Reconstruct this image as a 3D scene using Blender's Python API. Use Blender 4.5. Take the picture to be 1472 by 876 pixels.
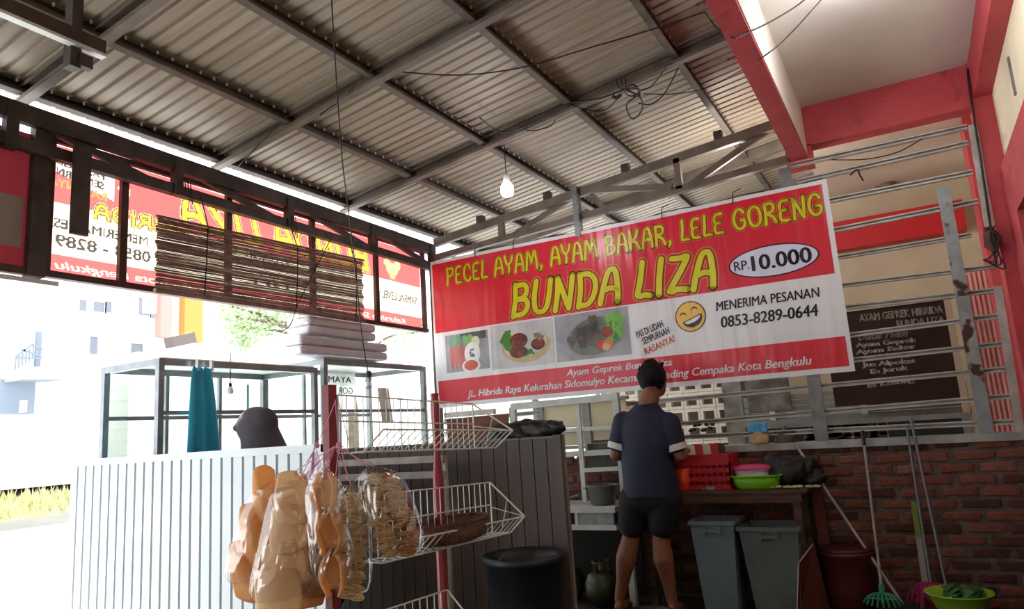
import bpy, bmesh, math, random
import numpy as np
from mathutils import Vector, Matrix, noise
random.seed(7)
for o in list(bpy.data.objects): bpy.data.objects.remove(o)
SC = bpy.context.scene; COL = SC.collection
PI = math.pi

# ---------------------------------------------------------------- camera
CAM = Vector((0, 0, 1.27)); FPX = 1018.97
YAW, PITCH, ROLL = .507401, .177198, -.0656853
cw = Vector((-math.sin(YAW)*math.cos(PITCH), math.cos(YAW)*math.cos(PITCH), math.sin(PITCH)))
r0 = Vector((math.cos(YAW), math.sin(YAW), 0)); u0 = r0.cross(cw)
cr = math.cos(ROLL)*r0 + math.sin(ROLL)*u0; cu = -math.sin(ROLL)*r0 + math.cos(ROLL)*u0
cd = bpy.data.cameras.new('camera'); cam = bpy.data.objects.new('camera', cd); COL.objects.link(cam)
m = Matrix((cr, cu, -cw)).transposed().to_4x4(); m.translation = CAM; cam.matrix_world = m
cd.sensor_fit = 'HORIZONTAL'; cd.sensor_width = 36; cd.lens = 36*FPX/1472; cd.clip_end = 500; cd.clip_start = .05
SC.camera = cam
# ---------------------------------------------------------------- world, sun, exposure
W = bpy.data.worlds.new('sky'); SC.world = W; W.use_nodes = True
bg = W.node_tree.nodes['Background']; bg.inputs[0].default_value = (.90, .95, 1, 1); bg.inputs[1].default_value = 1.6
sd = bpy.data.lights.new('sun', 'SUN'); sd.energy = 11; sd.angle = .02; sd.color = (1, .965, .91)
sun = bpy.data.objects.new('sun', sd); COL.objects.link(sun)
sun.rotation_euler = (-Vector((-.62, .30, .95))).to_track_quat('-Z', 'Y').to_euler()
SC.view_settings.view_transform = 'Standard'; SC.view_settings.look = 'None'
SC.view_settings.gamma = 1; SC.view_settings.use_curve_mapping = False
SC.view_settings.exposure = .95

def at(x, y, ax, v):            # where the line of sight of a measured point meets a real plane of the place
    d = cr*((x-736)/FPX) - cu*((y-438)/FPX) + cw
    i = 'XYZ'.index(ax); return CAM + d*((v-CAM[i])/d[i])

# ---------------------------------------------------------------- materials
def lin(c):
    if isinstance(c, str): c = tuple(int(c[i:i+2], 16)/255 for i in (0, 2, 4))
    return tuple((v/12.92 if v <= .04045 else ((v+.055)/1.055)**2.4) for v in c)+(1,)
MATS = {}
def mat(name, c, rough=.7, metal=0, c2=None, scale=8, bump=0, bscale=40, stretch=None, trans=0, alpha=1, emit=0, spec=.5, c3=None, thr=.6, s3=3):
    if name in MATS: return MATS[name]
    m = bpy.data.materials.new(name); m.use_nodes = True; MATS[name] = m
    N, L = m.node_tree.nodes, m.node_tree.links; p = N['Principled BSDF']
    p.inputs['Base Color'].default_value = lin(c); p.inputs['Roughness'].default_value = rough
    p.inputs['Metallic'].default_value = metal; p.inputs['Specular IOR Level'].default_value = spec
    tc = N.new('ShaderNodeTexCoord'); mp = N.new('ShaderNodeMapping'); L.new(tc.outputs['Object'], mp.inputs[0])
    if stretch: mp.inputs['Scale'].default_value = stretch
    last = None
    if c2:
        nz = N.new('ShaderNodeTexNoise'); nz.inputs['Scale'].default_value = scale; nz.inputs['Detail'].default_value = 6
        L.new(mp.outputs[0], nz.inputs['Vector'])
        mx = N.new('ShaderNodeMix'); mx.data_type = 'RGBA'; mx.inputs[6].default_value = lin(c); mx.inputs[7].default_value = lin(c2)
        mr = N.new('ShaderNodeMapRange'); mr.inputs[1].default_value = .35; mr.inputs[2].default_value = .65
        L.new(nz.outputs[0], mr.inputs[0]); L.new(mr.outputs[0], mx.inputs[0]); last = mx.outputs[2]
    if c3:
        nz = N.new('ShaderNodeTexNoise'); nz.inputs['Scale'].default_value = s3; nz.inputs['Detail'].default_value = 8
        L.new(tc.outputs['Object'], nz.inputs['Vector'])
        mx = N.new('ShaderNodeMix'); mx.data_type = 'RGBA'; mx.inputs[7].default_value = lin(c3)
        if last: L.new(last, mx.inputs[6])
        else: mx.inputs[6].default_value = lin(c)
        mr = N.new('ShaderNodeMapRange'); mr.inputs[1].default_value = thr; mr.inputs[2].default_value = thr+.06
        L.new(nz.outputs[0], mr.inputs[0]); L.new(mr.outputs[0], mx.inputs[0]); last = mx.outputs[2]
    if last: L.new(last, p.inputs['Base Color'])
    if bump:
        nb = N.new('ShaderNodeTexNoise'); nb.inputs['Scale'].default_value = bscale; nb.inputs['Detail'].default_value = 4
        L.new(mp.outputs[0], nb.inputs['Vector']); b = N.new('ShaderNodeBump'); b.inputs['Strength'].default_value = bump; b.inputs['Distance'].default_value = .02
        L.new(nb.outputs[0], b.inputs['Height']); L.new(b.outputs[0], p.inputs['Normal'])
    if trans: p.inputs['Transmission Weight'].default_value = trans
    p.inputs['Alpha'].default_value = alpha
    if emit: p.inputs['Emission Color'].default_value = lin(c); p.inputs['Emission Strength'].default_value = emit
    return m
def sheetmat(name, c, tc, w=.6, gloss=0):     # thin lit-through sheet: diffuse + translucent
    m = bpy.data.materials.new(name); m.use_nodes = True; N, L = m.node_tree.nodes, m.node_tree.links
    N.remove(N['Principled BSDF']); d = N.new('ShaderNodeBsdfDiffuse'); t = N.new('ShaderNodeBsdfTranslucent'); x = N.new('ShaderNodeMixShader')
    d.inputs[0].default_value = lin(c); t.inputs[0].default_value = lin(tc); x.inputs[0].default_value = w
    L.new(d.outputs[0], x.inputs[1]); L.new(t.outputs[0], x.inputs[2]); L.new(x.outputs[0], N['Material Output'].inputs[0]); MATS[name] = m
    return m
def film(name, tint=(1, 1, 1), a=.16, rough=.12, bump=.6, bscale=25):          # clear plastic / glass film
    m = bpy.data.materials.new(name); m.use_nodes = True; N, L = m.node_tree.nodes, m.node_tree.links
    N.remove(N['Principled BSDF']); t = N.new('ShaderNodeBsdfTransparent'); g = N.new('ShaderNodeBsdfGlossy'); x = N.new('ShaderNodeMixShader')
    t.inputs[0].default_value = tint+(1,); g.inputs[1].default_value = rough; x.inputs[0].default_value = a
    if bump:
        tc = N.new('ShaderNodeTexCoord'); mp = N.new('ShaderNodeMapping'); mp.inputs['Scale'].default_value = (1, 1, .5); L.new(tc.outputs['Object'], mp.inputs[0])
        nb = N.new('ShaderNodeTexNoise'); nb.inputs['Scale'].default_value = bscale; nb.inputs['Distortion'].default_value = 1.5; b = N.new('ShaderNodeBump'); b.inputs['Strength'].default_value = bump
        b.inputs['Distance'].default_value = .03; L.new(mp.outputs[0], nb.inputs['Vector']); L.new(nb.outputs[0], b.inputs['Height']); L.new(b.outputs[0], g.inputs['Normal'])
    L.new(t.outputs[0], x.inputs[1]); L.new(g.outputs[0], x.inputs[2]); L.new(x.outputs[0], N['Material Output'].inputs[0]); MATS[name] = m
    return m
steel = mat('galvanised steel', '8a8c8c', .45, .55, '6d6f70', 12)
steel2 = mat('weathered steel rail', 'bdb9b3', .45, .25, 'a09b94', 10)
rusty = mat('galvanised steel with rust', '9a9fa0', .5, .4, '83888a', 10, c3='4a2d22', thr=.58, s3=9)
roofm = mat('old zinc roof sheet', 'a39787', .55, .1, '908270', 5, stretch=(.25, 4, 1), c3='5b3325', thr=.60, s3=3.2)
def _rust_near_house(m):       # the sheets are rusted only along the edge next to the red beam
    N, L = m.node_tree.nodes, m.node_tree.links; g = N.new('ShaderNodeNewGeometry'); sx = N.new('ShaderNodeSeparateXYZ'); mr = N.new('ShaderNodeMapRange'); mu = N.new('ShaderNodeMath'); mu.operation = 'MULTIPLY'
    mr.inputs[1].default_value = -1.25; mr.inputs[2].default_value = -.85; mix = [n for n in N if n.type == 'MIX'][-1]; src = mix.inputs[0].links[0].from_socket
    L.new(g.outputs['Position'], sx.inputs[0]); L.new(sx.outputs[0], mr.inputs[0]); L.new(mr.outputs[0], mu.inputs[0]); L.new(src, mu.inputs[1]); L.new(mu.outputs[0], mix.inputs[0])
_rust_near_house(roofm)
beamm = mat('grey primer beam', '756a5f', .6, .1, '5f554c', 6)
darkst = mat('dark primed steel', '4d443f', .6, .2, '372f2c', 8)
redp = mat('red wall paint', 'bd444c', .55, 0, 'b03a43', 6, bump=.12, c3='9c343c', thr=.62, s3=7)
ceilm = mat('off white ceiling', 'ddd6cc', .85, 0, 'd3cbc0', 2)
creamw = mat('cream wall paint', 'e8dcc0', .8, 0, 'dccfb2', 3, bump=.06)
whitep = mat('white paint', 'd9dad8', .5, 0, 'c2c4c2', 8)
brickA = mat('brick orange brown', '86503e', .9, 0, '6a3b30', 18, bump=.5)
brickB = mat('brick dark brown', '5b332c', .9, 0, '47261f', 18, bump=.5)
brickC = mat('brick dusty pink', '8a5b4c', .9, 0, '70453a', 16, bump=.5)
mortar = mat('mortar', '6b5a52', .95, 0, '55463f', 20, bump=.6)
black = mat('black plastic', '141416', .45)
wire = mat('black cable', '1b1715', .6)
white_wire = mat('white coated wire', 'cfcdc6', .4)

# ---------------------------------------------------------------- mesh helpers
ORG = {}
class MB:
    def __init__(s): s.v = []; s.f = []; s.mi = None
    def add(s, vs, fs):
        n = len(s.v); s.v += [Vector(a) for a in vs]; s.f += [tuple(i+n for i in f) for f in fs]; return s
    def box(s, a, b):
        x0, y0, z0 = a; x1, y1, z1 = b
        return s.add([(x0, y0, z0), (x1, y0, z0), (x1, y1, z0), (x0, y1, z0), (x0, y0, z1), (x1, y0, z1), (x1, y1, z1), (x0, y1, z1)],
                     [(3, 2, 1, 0), (4, 5, 6, 7), (0, 1, 5, 4), (1, 2, 6, 5), (2, 3, 7, 6), (3, 0, 4, 7)])
    def bar(s, p, q, w, h, up=(0, 0, 1)):       # box beam from p to q
        p, q = Vector(p), Vector(q); d = (q-p).normalized(); up = Vector(up)
        if abs(d.dot(up)) > .95: up = Vector((0, 1, 0))
        a = d.cross(up).normalized()*w/2; b = a.cross(d).normalized()*h/2
        return s.add([p-a-b, p+a-b, p+a+b, p-a+b, q-a-b, q+a-b, q+a+b, q-a+b],
                     [(3, 2, 1, 0), (4, 5, 6, 7), (0, 1, 5, 4), (1, 2, 6, 5), (2, 3, 7, 6), (3, 0, 4, 7)])
    def chan(s, p, q, w, h, up=(0, 0, 1), t=.006, flip=1):     # C-channel: web + two flanges with lips
        p, q = Vector(p), Vector(q); d = (q-p).normalized(); up = Vector(up)
        a = d.cross(up).normalized()*flip; b = Vector(up)-d*d.dot(Vector(up)); b.normalize()
        s.bar(p-a*(w/2), q-a*(w/2), t, h, up)
        for k in (-1, 1): s.bar(p+b*k*(h/2-t/2), q+b*k*(h/2-t/2), w, t, up); s.bar(p+a*(w/2)+b*k*(h/2-h*.14), q+a*(w/2)+b*k*(h/2-h*.14), t, min(.018, h*.28), up)
        return s
    def tube(s, pts, r, n=6, cap=True, closed=False):
        pts = [Vector(p) for p in pts]; rs = r if isinstance(r, (list, tuple)) else [r]*len(pts)
        base = len(s.v); pa = None
        for i, p in enumerate(pts):
            if closed: d = pts[(i+1) % len(pts)]-pts[i-1]
            else: d = pts[min(i+1, len(pts)-1)]-pts[max(i-1, 0)]
            if d.length < 1e-9: d = Vector((0, 0, 1))
            d.normalize()
            if pa is None: pa = d.orthogonal().normalized()
            a = (pa-d*pa.dot(d)); a = a.normalized() if a.length > 1e-6 else d.orthogonal().normalized(); pa = a; b = d.cross(a)
            for k in range(n): t = 2*PI*k/n; s.v.append(p+(a*math.cos(t)+b*math.sin(t))*rs[i])
        m = len(pts); R = m if closed else m-1
        for i in range(R):
            for k in range(n):
                j = (i+1) % m; s.f.append((base+i*n+k, base+i*n+(k+1) % n, base+j*n+(k+1) % n, base+j*n+k))
        if cap and not closed:
            s.f.append(tuple(base+k for k in reversed(range(n)))); s.f.append(tuple(base+(m-1)*n+k for k in range(n)))
        return s
    def lathe(s, c, prof, n=24, sx=1, sy=1, ex=2):   # prof: (radius, z) list; superellipse exponent ex
        c = Vector(c); base = len(s.v)
        for r, z in prof:
            for k in range(n):
                t = 2*PI*k/n; cx, sy_ = math.cos(t), math.sin(t)
                if ex != 2: q = (abs(cx)**ex+abs(sy_)**ex)**(-1/ex); cx *= q; sy_ *= q
                s.v.append(c+Vector((r*cx*sx, r*sy_*sy, z)))
        for i in range(len(prof)-1):
            for k in range(n): s.f.append((base+i*n+k, base+i*n+(k+1) % n, base+(i+1)*n+(k+1) % n, base+(i+1)*n+k))
        s.f.append(tuple(base+k for k in reversed(range(n)))); s.f.append(tuple(base+(len(prof)-1)*n+k for k in range(n)))
        return s
    def ball(s, c, r, n=12, m=8, sc=(1, 1, 1), rot=None, jit=0):
        c = Vector(c); base = len(s.v)
        for i in range(m+1):
            ph = PI*i/m
            for k in range(n):
                t = 2*PI*k/n; v = Vector((math.sin(ph)*math.cos(t)*sc[0], math.sin(ph)*math.sin(t)*sc[1], math.cos(ph)*sc[2]))*r
                if jit: v *= 1+jit*noise.noise(v*3/r*.6+c*7)
                if rot: v = rot @ v
                s.v.append(c+v)
        for i in range(m):
            for k in range(n): s.f.append((base+i*n+k, base+(i+1)*n+k, base+(i+1)*n+(k+1) % n, base+i*n+(k+1) % n))
        return s
    def grid(s, fn, nu, nv, thick=0):
        base = len(s.v)
        for j in range(nv+1):
            for i in range(nu+1): s.v.append(Vector(fn(i/nu, j/nv)))
        for j in range(nv):
            for i in range(nu): a = base+j*(nu+1)+i; s.f.append((a, a+1, a+nu+2, a+nu+1))
        return s
    def build(s, name, m, parent=None, smooth=False, kind=None, label=None, thing=None, org=None):
        if parent is not None: o0 = ORG.get(parent.name, Vector((0, 0, 0)))
        elif org is not None: o0 = Vector(org)
        elif thing:
            lo = [min(v[i] for v in s.v) for i in range(3)]; hi = [max(v[i] for v in s.v) for i in range(3)]
            o0 = Vector(((lo[0]+hi[0])/2, (lo[1]+hi[1])/2, lo[2]))
        else: o0 = Vector((0, 0, 0))
        me = bpy.data.meshes.new(name); me.from_pydata([v-o0 for v in s.v], [], s.f); me.update()
        for mm in (m if isinstance(m, (list, tuple)) else [m]): me.materials.append(mm)
        if s.mi is not None: me.polygons.foreach_set('material_index', s.mi)
        if smooth: me.polygons.foreach_set('use_smooth', [True]*len(me.polygons))
        o = bpy.data.objects.new(name, me); COL.objects.link(o)
        if parent is not None: o.parent = parent; ORG[o.name] = o0
        else: o.location = o0; ORG[o.name] = o0
        if kind: o['kind'] = kind
        if label: o['label'] = label
        if thing: tag(o, *thing)
        return o
def tag(o, label, cat, group=None):
    o['label'] = label; o['category'] = cat
    if group: o['group'] = group
    return o
def thing(name, label, cat, loc, group=None):
    o = bpy.data.objects.new(name, None); COL.objects.link(o); o.location = loc; o.empty_display_size = .1; ORG[o.name] = Vector(loc)
    return tag(o, label, cat, group)
def setting(name, loc=(0, 0, 0)):
    o = bpy.data.objects.new(name, None); COL.objects.link(o); o.location = loc; ORG[o.name] = Vector(loc); o['kind'] = 'structure'; return o
def inst(src, name, parent, loc, rot=(0, 0, 0), m=None, scale=None):
    o = src.copy(); o.name = name; COL.objects.link(o); o.parent = parent; o.location = Vector(loc)-ORG.get(parent.name, Vector((0, 0, 0))) if parent else loc
    o.rotation_euler = rot
    if scale: o.scale = scale
    return o
def solid(o, t, off=-1):
    md = o.modifiers.new('solid', 'SOLIDIFY'); md.thickness = t; md.offset = off; return o
def sag(p, q, d, n=14):
    p, q = Vector(p), Vector(q); return [p.lerp(q, i/n)-Vector((0, 0, d*4*(i/n)*(1-i/n))) for i in range(n+1)]
def spline(pts, k=6):
    pts = [Vector(p) for p in pts]; out = []
    for i in range(len(pts)-1):
        a, b, c, d = pts[max(i-1, 0)], pts[i], pts[i+1], pts[min(i+2, len(pts)-1)]
        for j in range(k):
            t = j/k; out.append(.5*((2*b)+(c-a)*t+(2*a-5*b+4*c-d)*t*t+(3*b-a-3*c+d)*t**3))
    out.append(pts[-1]); return out
def remeshed(name, mb, m, parent, vox, smooth=6, label=None):
    o = mb.build(name, m, parent, smooth=True, label=label)
    r = o.modifiers.new('r', 'REMESH'); r.mode = 'VOXEL'; r.voxel_size = vox; r.use_smooth_shade = True
    s = o.modifiers.new('s', 'SMOOTH'); s.factor = .5; s.iterations = smooth
    return o

# ================================================================ GROUND AND FLOOR
D = 5.4          # the rail screen and brick wall stand here
XL = -3.86       # street-side truss
floorm = mat('dark worn concrete floor', '3a3330', .8, 0, '2b2624', 3, bump=.15)
MB().box((-3.9, -2.2, -.1), (.9, 9.2, 0)).build('floor', floorm, kind='structure')
pave = mat('pale concrete paving', 'd0d2d4', .9, 0, 'c2c4c6', 1)
MB().box((-16, -14, -.25), (-3.9, 26, -.02)).build('ground', pave, kind='structure')
MB().box((-3.9, -14, -.25), (6, -2.2, -.02)).build('ground', pave, kind='structure')
asph = mat('pale sunlit street', 'b4b1ab', .9, 0, 'a5a29b', .5)
MB().add([(-16, -20, -.25), (-16, 60, -.25), (-26, 60, .78), (-26, -20, .78), (-90, -30, 1.0), (-90, 90, 1.0)], [(0, 1, 2, 3), (3, 2, 5, 4)]).build('ground', asph, kind='structure')

MB().box((-3.9, -2.3, 0), (.84, -2.2, 4.2)).build('wall_behind_blocker', mat('dull plaster', '8d857a', .9, 0, '7f776c', 3), kind='structure')  # unseen wall, added to block light from behind the camera
# ================================================================ ROOF
ROOFZ = lambda x: 3.24+.135*(x-XL)          # underside of purlins
roof = setting('ceiling', (-2.3, 3, 3.5))
pitch = .088
def sheet_mesh():
    mb = MB(); nr = 9; w = pitch*nr; y = -w/2; ys = []
    for i in range(nr):
        a = y+i*pitch
        ys += [(a, 0), (a+.060, 0), (a+.066, .016), (a+.082, .016)]
    ys += [(y+w, 0), (y+w+.03, 0)]
    X0, X1 = -4.12, -.567; n = len(ys)
    for X in (X0, -2.4, X1):
        for yy, zz in ys: mb.v.append(Vector((X, yy, ROOFZ(X)+.082+zz)))
    for r in range(2):
        for i in range(n-1): mb.f.append((r*n+i, r*n+i+1, (r+1)*n+i+1, (r+1)*n+i))
    return mb
sh0 = sheet_mesh().build('roof_sheet', roofm, roof); sh0.location = Vector((0, -1.2, 0)); base_me = sh0
# sheet mesh was built relative to the roof origin
for k in range(1, 14):
    o = sh0.copy(); COL.objects.link(o); o.location = sh0.location+Vector((0, k*pitch*9, .0015*(k % 2)))
sh0.location = sh0.location
for o in list(roof.children): pass
purm = mat('brown purlin steel', '675c52', .6, .1, '544a42', 6)
sc_ = MB()  # pale bits: screw tips, and daylight at the rib openings put in as colour
for X in (-3.96, -3.285, -2.585, -1.85, -1.075):
    z = ROOFZ(X)+.041
    for k in range(70): sc_.box((X+.026, .3+k*.088, z+.012), (X+.034, .310+k*.088, z+.030))
    MB().chan((X, -1.5, z), (X, 9.2, z), .04, .075, (-.134, 0, .991), flip=1).build('purlin', purm if X > -3.9 else darkst, roof)
for Y in (.45, 1.86, 3.10, 4.37):
    mb = MB(); mb.chan((-4.02, Y, ROOFZ(-4.02)+.015), (-.56, Y, ROOFZ(-.56)+.015), .05, .095, flip=1)
    mb.build('rafter', beamm, roof)
for Y in (6.6, 7.85):
    MB().bar((-4.0, Y, ROOFZ(-4.0)+.02), (-.56, Y, ROOFZ(-.56)+.02), .06, .1).build('rafter', beamm, roof)
# rust patches are in the roof material; a strip of light shows between the eave purlin and the truss

sc_.build('screw_light_dots', mat('pale screw and light dots', 'd8d6d0', .4, .3), roof, kind='stuff')
# ---- trusses
def dirbar(parent, name, p, q, w, h, m): return MB().bar(p, q, w, h).build(name, m, parent)
tr = thing('roof_truss', 'dark steel truss along the street side carrying the eave above the backlit banner', 'truss', (XL, 3.4, 2.87))
MB().bar((XL, .2, 3.09), (XL, 5.46, 3.04), .05, .10).build('top_chord', darkst, tr)
MB().bar((XL, .2, 2.93), (XL, 5.46, 2.86), .05, .065).build('bottom_chord', darkst, tr)
vy = [(.9), 1.75, 2.70, 3.62, 4.55, 5.40]
for y in vy: MB().bar((XL+.01, y, 2.86), (XL+.01, y, 3.08), .05, .06).build('upright', darkst, tr)
for a, b in ((.95, 1.70), (1.85, 2.68), (2.78, 3.60), (3.70, 4.53), (4.63, 5.38)):
    MB().bar((XL-.012, a, 3.06), (XL-.012, b, 2.885), .03, .04).build('diagonal', darkst, tr)
for p in ((XL+.02, 2.72, 2.93), (XL+.02, 3.6, 2.89), (XL+.02, 4.5, 2.87)):
    for k in range(3):
        MB().tube([(p[0]+.035, p[1]+.02*k, p[2]+.045), (p[0]+.04, p[1]+.02*k+.01, p[2]-.05), (p[0]+.02, p[1]+.02*k+.03, p[2]-.07-.02*k)], .004, 5).build('wire_tie', wire, tr)
tb = thing('roof_truss', 'grey steel truss over the front banner with diagonal webs', 'truss', (-2.3, D, 2.95))
P1, P2 = Vector((-3.80, D, 3.09)), Vector((-.58, D, 3.415)); Q1, Q2 = Vector((-3.80, D, 2.945)), Vector((-.58, D, 3.12))
MB().bar(P1, P2, .05, .075).build('top_chord', beamm, tb)
MB().bar(Q1, Q2, .05, .055).build('bottom_chord', beamm, tb)
def tz(x, top): a, b = (P1, P2) if top else (Q1, Q2); return a.lerp(b, (x+3.80)/3.22)
def tx(px, py): return at(px, py, 'Y', D).x
for px in (716, 975):
    x = tx(px, 250); MB().bar(tz(x, 0), tz(x, 1), .05, .05).build('upright', beamm, tb)
x = tx(833, 300); MB().bar((x, D-.05, 2.84), (x, D-.05, tz(x, 1).z+.04), .045, .075).build('hanger_plate', steel, tb)
MB().bar(tz(tx(720, 320), 0)+Vector((.05, .03, 0)), tz(tx(822, 280), 1)+Vector((0, .03, 0)), .03, .05).build('diagonal', beamm, tb)
MB().bar(tz(tx(845, 275), 1)+Vector((0, .03, 0)), tz(tx(872, 300), 0)+Vector((0, .03, -.03)), .03, .04).build('diagonal', beamm, tb)
MB().bar(tz(tx(850, 270), 1)+Vector((0, -.03, -.02)), tz(tx(968, 272), 0)+Vector((0, -.03, .03)), .03, .05).build('diagonal', beamm, tb)
MB().bar(tz(tx(980, 270), 0)+Vector((0, .03, 0)), tz(tx(1110, 190), 1)+Vector((0, .03, 0)), .03, .05).build('diagonal', beamm, tb)
for X in (-3.285, -2.585, -1.85, -1.075):
    zz = tz(X, 1).z+.035; MB().box((X-.02, D-.03, zz), (X+.045, D+.03, zz+.07)).build('cleat', darkst, tb)
# inner hanging frame at top left
fr = thing('hanging_steel_frame', 'short steel channel frame hung under the roof in the top left corner', 'beam', (-2.6, 1.2, 2.75))
MB().bar((-2.6, .3, 2.86), (-2.6, 1.49, 2.86), .04, .06).build('side_channel', darkst, fr)
MB().bar((-2.59, .3, 2.825), (-2.59, 1.49, 2.825), .035, .012).build('bottom_flange', whitep, fr, label='pale lower flange')
MB().bar((-2.62, 1.385, 2.74), (-2.62, 1.385, 3.42), .05, .04).build('hanger_post', darkst, fr)
MB().bar((-2.60, 1.42, 2.75), (-2.60, 1.42, 2.80), .03, .05).build('cleat', darkst, fr)
hg = MB().box((-3.80, 2.035, 2.46), (-3.775, 2.125, 2.96)).build('hanging_board', darkst, thing=('narrow dark board hanging from the street side truss in front of the backlit banner', 'board'))

# ================================================================ RED CONCRETE BEAMS, HOUSE CEILING, RIGHT WALL
MB().box((-.57, -2, 3.1), (-.455, D, 3.95)).build('trim_1', redp, kind='structure')
MB().box((-.455, -2, 3.112), (-.449, D, 3.5)).build('trim_2', ceilm, kind='structure')
MB().box((-.449, -2, 3.49), (.95, D, 3.62)).build('ceiling', ceilm, kind='structure')
MB().box((-.57, D, 3.19), (.66, D+.14, 3.62)).build('trim_3', redp, kind='structure')
MB().box((-.60, D, 3.05), (-.42, D+.14, 3.2)).build('trim_3', redp, kind='structure')
MB().box((.60, -2, 3.24), (.72, D, 3.5)).build('trim_4', redp, kind='structure')
MB().box((.585, D-.02, 0), (.74, D+.18, 3.5)).build('trim_5', redp, kind='structure')
# right wall with a door opening
wr = MB(); wr.box((.70, -2.2, 0), (.84, 3.55, 3.5)); wr.box((.70, 3.55, 2.75), (.84, D+.2, 3.5)); wr.build('wall_right', creamw, kind='structure')
MB().box((.66, 3.5, 2.36), (.78, D+.02, 2.72)).build('trim_6', redp, kind='structure')
MB().box((.66, 5.0, 0), (.78, D+.02, 2.36)).build('trim_7', redp, kind='structure')
dk = mat('dark doorway wood', '2a2220', .6, 0, '1d1816', 6)
dr = setting('door_1', (.8, 4.3, 0)); MB().box((.78, 3.6, 0), (.83, 5.0, 2.36)).build('door_leaf', dk, dr)
for y in (3.75, 4.42): MB().box((.765, y, .2), (.785, y+.5, 2.2)).build('panel', dk, dr)
MB().bar((.695, 4.55, 2.9), (.695, 4.55, 3.12), .01, .03).build('wall_bracket', steel, thing=('small grey bracket stuck high on the cream wall', 'bracket'))
# house lamp on the ceiling
lp = thing('ceiling_lamp', 'lit round lamp on the white house ceiling at the top edge', 'lamp', (.012, 3.82, 3.40))
MB().lathe((.012, 3.82, 3.44), [(.05, 0), (.055, .03), (.05, .05)], 16).build('lamp_base', whitep, lp)
lampm = mat('lit lamp globe', 'f2f6ff', emit=14)
MB().ball((.012, 3.82, 3.40), .05, 14, 8).build('globe', lampm, lp, True)

l2 = bpy.data.lights.new('lamp_light', 'POINT'); l2.energy = 8; l2.color = (.93, .97, 1); l2.shadow_soft_size = .06; l2o = bpy.data.objects.new('lamp_light', l2); COL.objects.link(l2o); l2o.location = (.012, 3.6, 3.15)
# neighbour's room beyond the rail screen
far = creamw
MB().box((-.55, D+.14, 3.46), (.95, 8.2, 3.6)).build('ceiling', mat('beige ceiling', 'cdb9a6', .85, 0, 'c2ad99', 2), kind='structure')
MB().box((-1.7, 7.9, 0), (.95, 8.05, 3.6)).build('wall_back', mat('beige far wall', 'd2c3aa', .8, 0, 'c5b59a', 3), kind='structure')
MB().box((-.75, 7.72, 2.86), (.62, 7.9, 3.15)).build('trim_8', mat('bright red beam', 'c4161f', .6), kind='structure')
MB().box((.74, D+.2, 0), (.84, 8.0, 3.5)).build('wall_right', creamw, kind='structure')
MB().add([(.738, 6.2, 3.4), (.738, 6.9, 3.4), (.738, 6.3, 1.0), (.738, 5.7, 1.0)], [(0, 1, 2, 3), (3, 2, 1, 0)])
MB().box((.60, 6.3, 0), (.735, 6.62, 3.45)).build('trim_9', redp, kind='structure')
q = at(1277, 266, 'Z', 3.44); t9 = thing('ceiling_fitting', 'small stained fitting on the beige ceiling beyond the upper rails', 'fitting', q)
MB().lathe(q, [(.03, -.05), (.045, -.04), (.05, .0), (.07, .02)], 12).build('fitting_body', mat('stained fitting', '7a6250', .8), t9); MB().bar(q+Vector((-.12, 0, .0)), q+Vector((.10, .02, .0)), .015, .012).build('stub_pipe', mat('stained fitting', '7a6250', .8), t9)
l3 = bpy.data.lights.new('room_fill_light', 'POINT'); l3.energy = 15; l3.color = (1, .95, .88); l3.shadow_soft_size = .12; l3o = bpy.data.objects.new('room_fill_light', l3); COL.objects.link(l3o); l3o.location = (-1.0, 5.85, 3.1)  # unseen fill light added to brighten the neighbour's room
# corrugated pink curtain wall beside the menu board
mb = MB(); mb.grid(lambda u, v: (.42+.30*u, 6.9-.3*u+.012*math.sin(u*60), .9+1.4*v), 60, 1)
solid(mb.build('pink_curtain', mat('pink ribbed cloth', 'd3928a', .8, 0, 'c07d76', 3), thing=('pink ribbed curtain behind the rails near the right red column', 'curtain')), .01)

# brick half wall with sill
bw = MB().box((-3.2, D-.03, 0), (.585, D+.08, 1.02)).build('wall_front', mortar, kind='structure')
ORG[bw.name] = Vector((0, 0, 0))
bms = []
for k in range(4):
    b = MB(); rr = random.Random(k); c = [(-.1, -.012, -.0255), (.1, .03, .0255)]
    b.box(*c)
    vs = [v+Vector((rr.uniform(-.006, .006), rr.uniform(-.004, .004), rr.uniform(-.004, .004))) for v in b.v]
    bm = bmesh.new(); 
    for v in vs: bm.verts.new(v)
    bm.verts.ensure_lookup_table()
    for f in b.f: bm.faces.new([bm.verts[i] for i in f])
    bmesh.ops.bevel(bm, geom=list(bm.edges), offset=.006, segments=1, affect='EDGES')
    me = bpy.data.meshes.new('brick'); bm.to_mesh(me); bm.free(); bms.append(me)
mm = []
for k, mt in enumerate((brickA, brickB, brickC, brickA)):
    for q in range(3):
        me = bms[(k+q) % 4].copy(); me.materials.append(mt); mm.append(me)
row = 0; z = .03+.0255
while z < 1.02:
    x = -2.72+(row % 2)*.115
    while x < .50:
        rnd = random.random(); o = bpy.data.objects.new('brick', random.choice(mm)); COL.objects.link(o); o.parent = bw
        o.location = (x+random.uniform(-.008, .008), D-.03+random.uniform(-.004, .004), z+random.uniform(-.003, .003)); o.rotation_euler = (0, random.uniform(-.02, .02), random.uniform(-.015, .015))
        s = random.uniform(.93, 1.03); o.scale = (s, 1, random.uniform(.92, 1.06)); x += .2285
    z += .0735; row += 1
MB().box((-1.75, D-.06, 1.02), (.60, D+.10, 1.068)).build('trim_10', mat('pale steel sill', 'a9aba9', .5, .3, '8c8e8c', 9), kind='structure')

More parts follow.
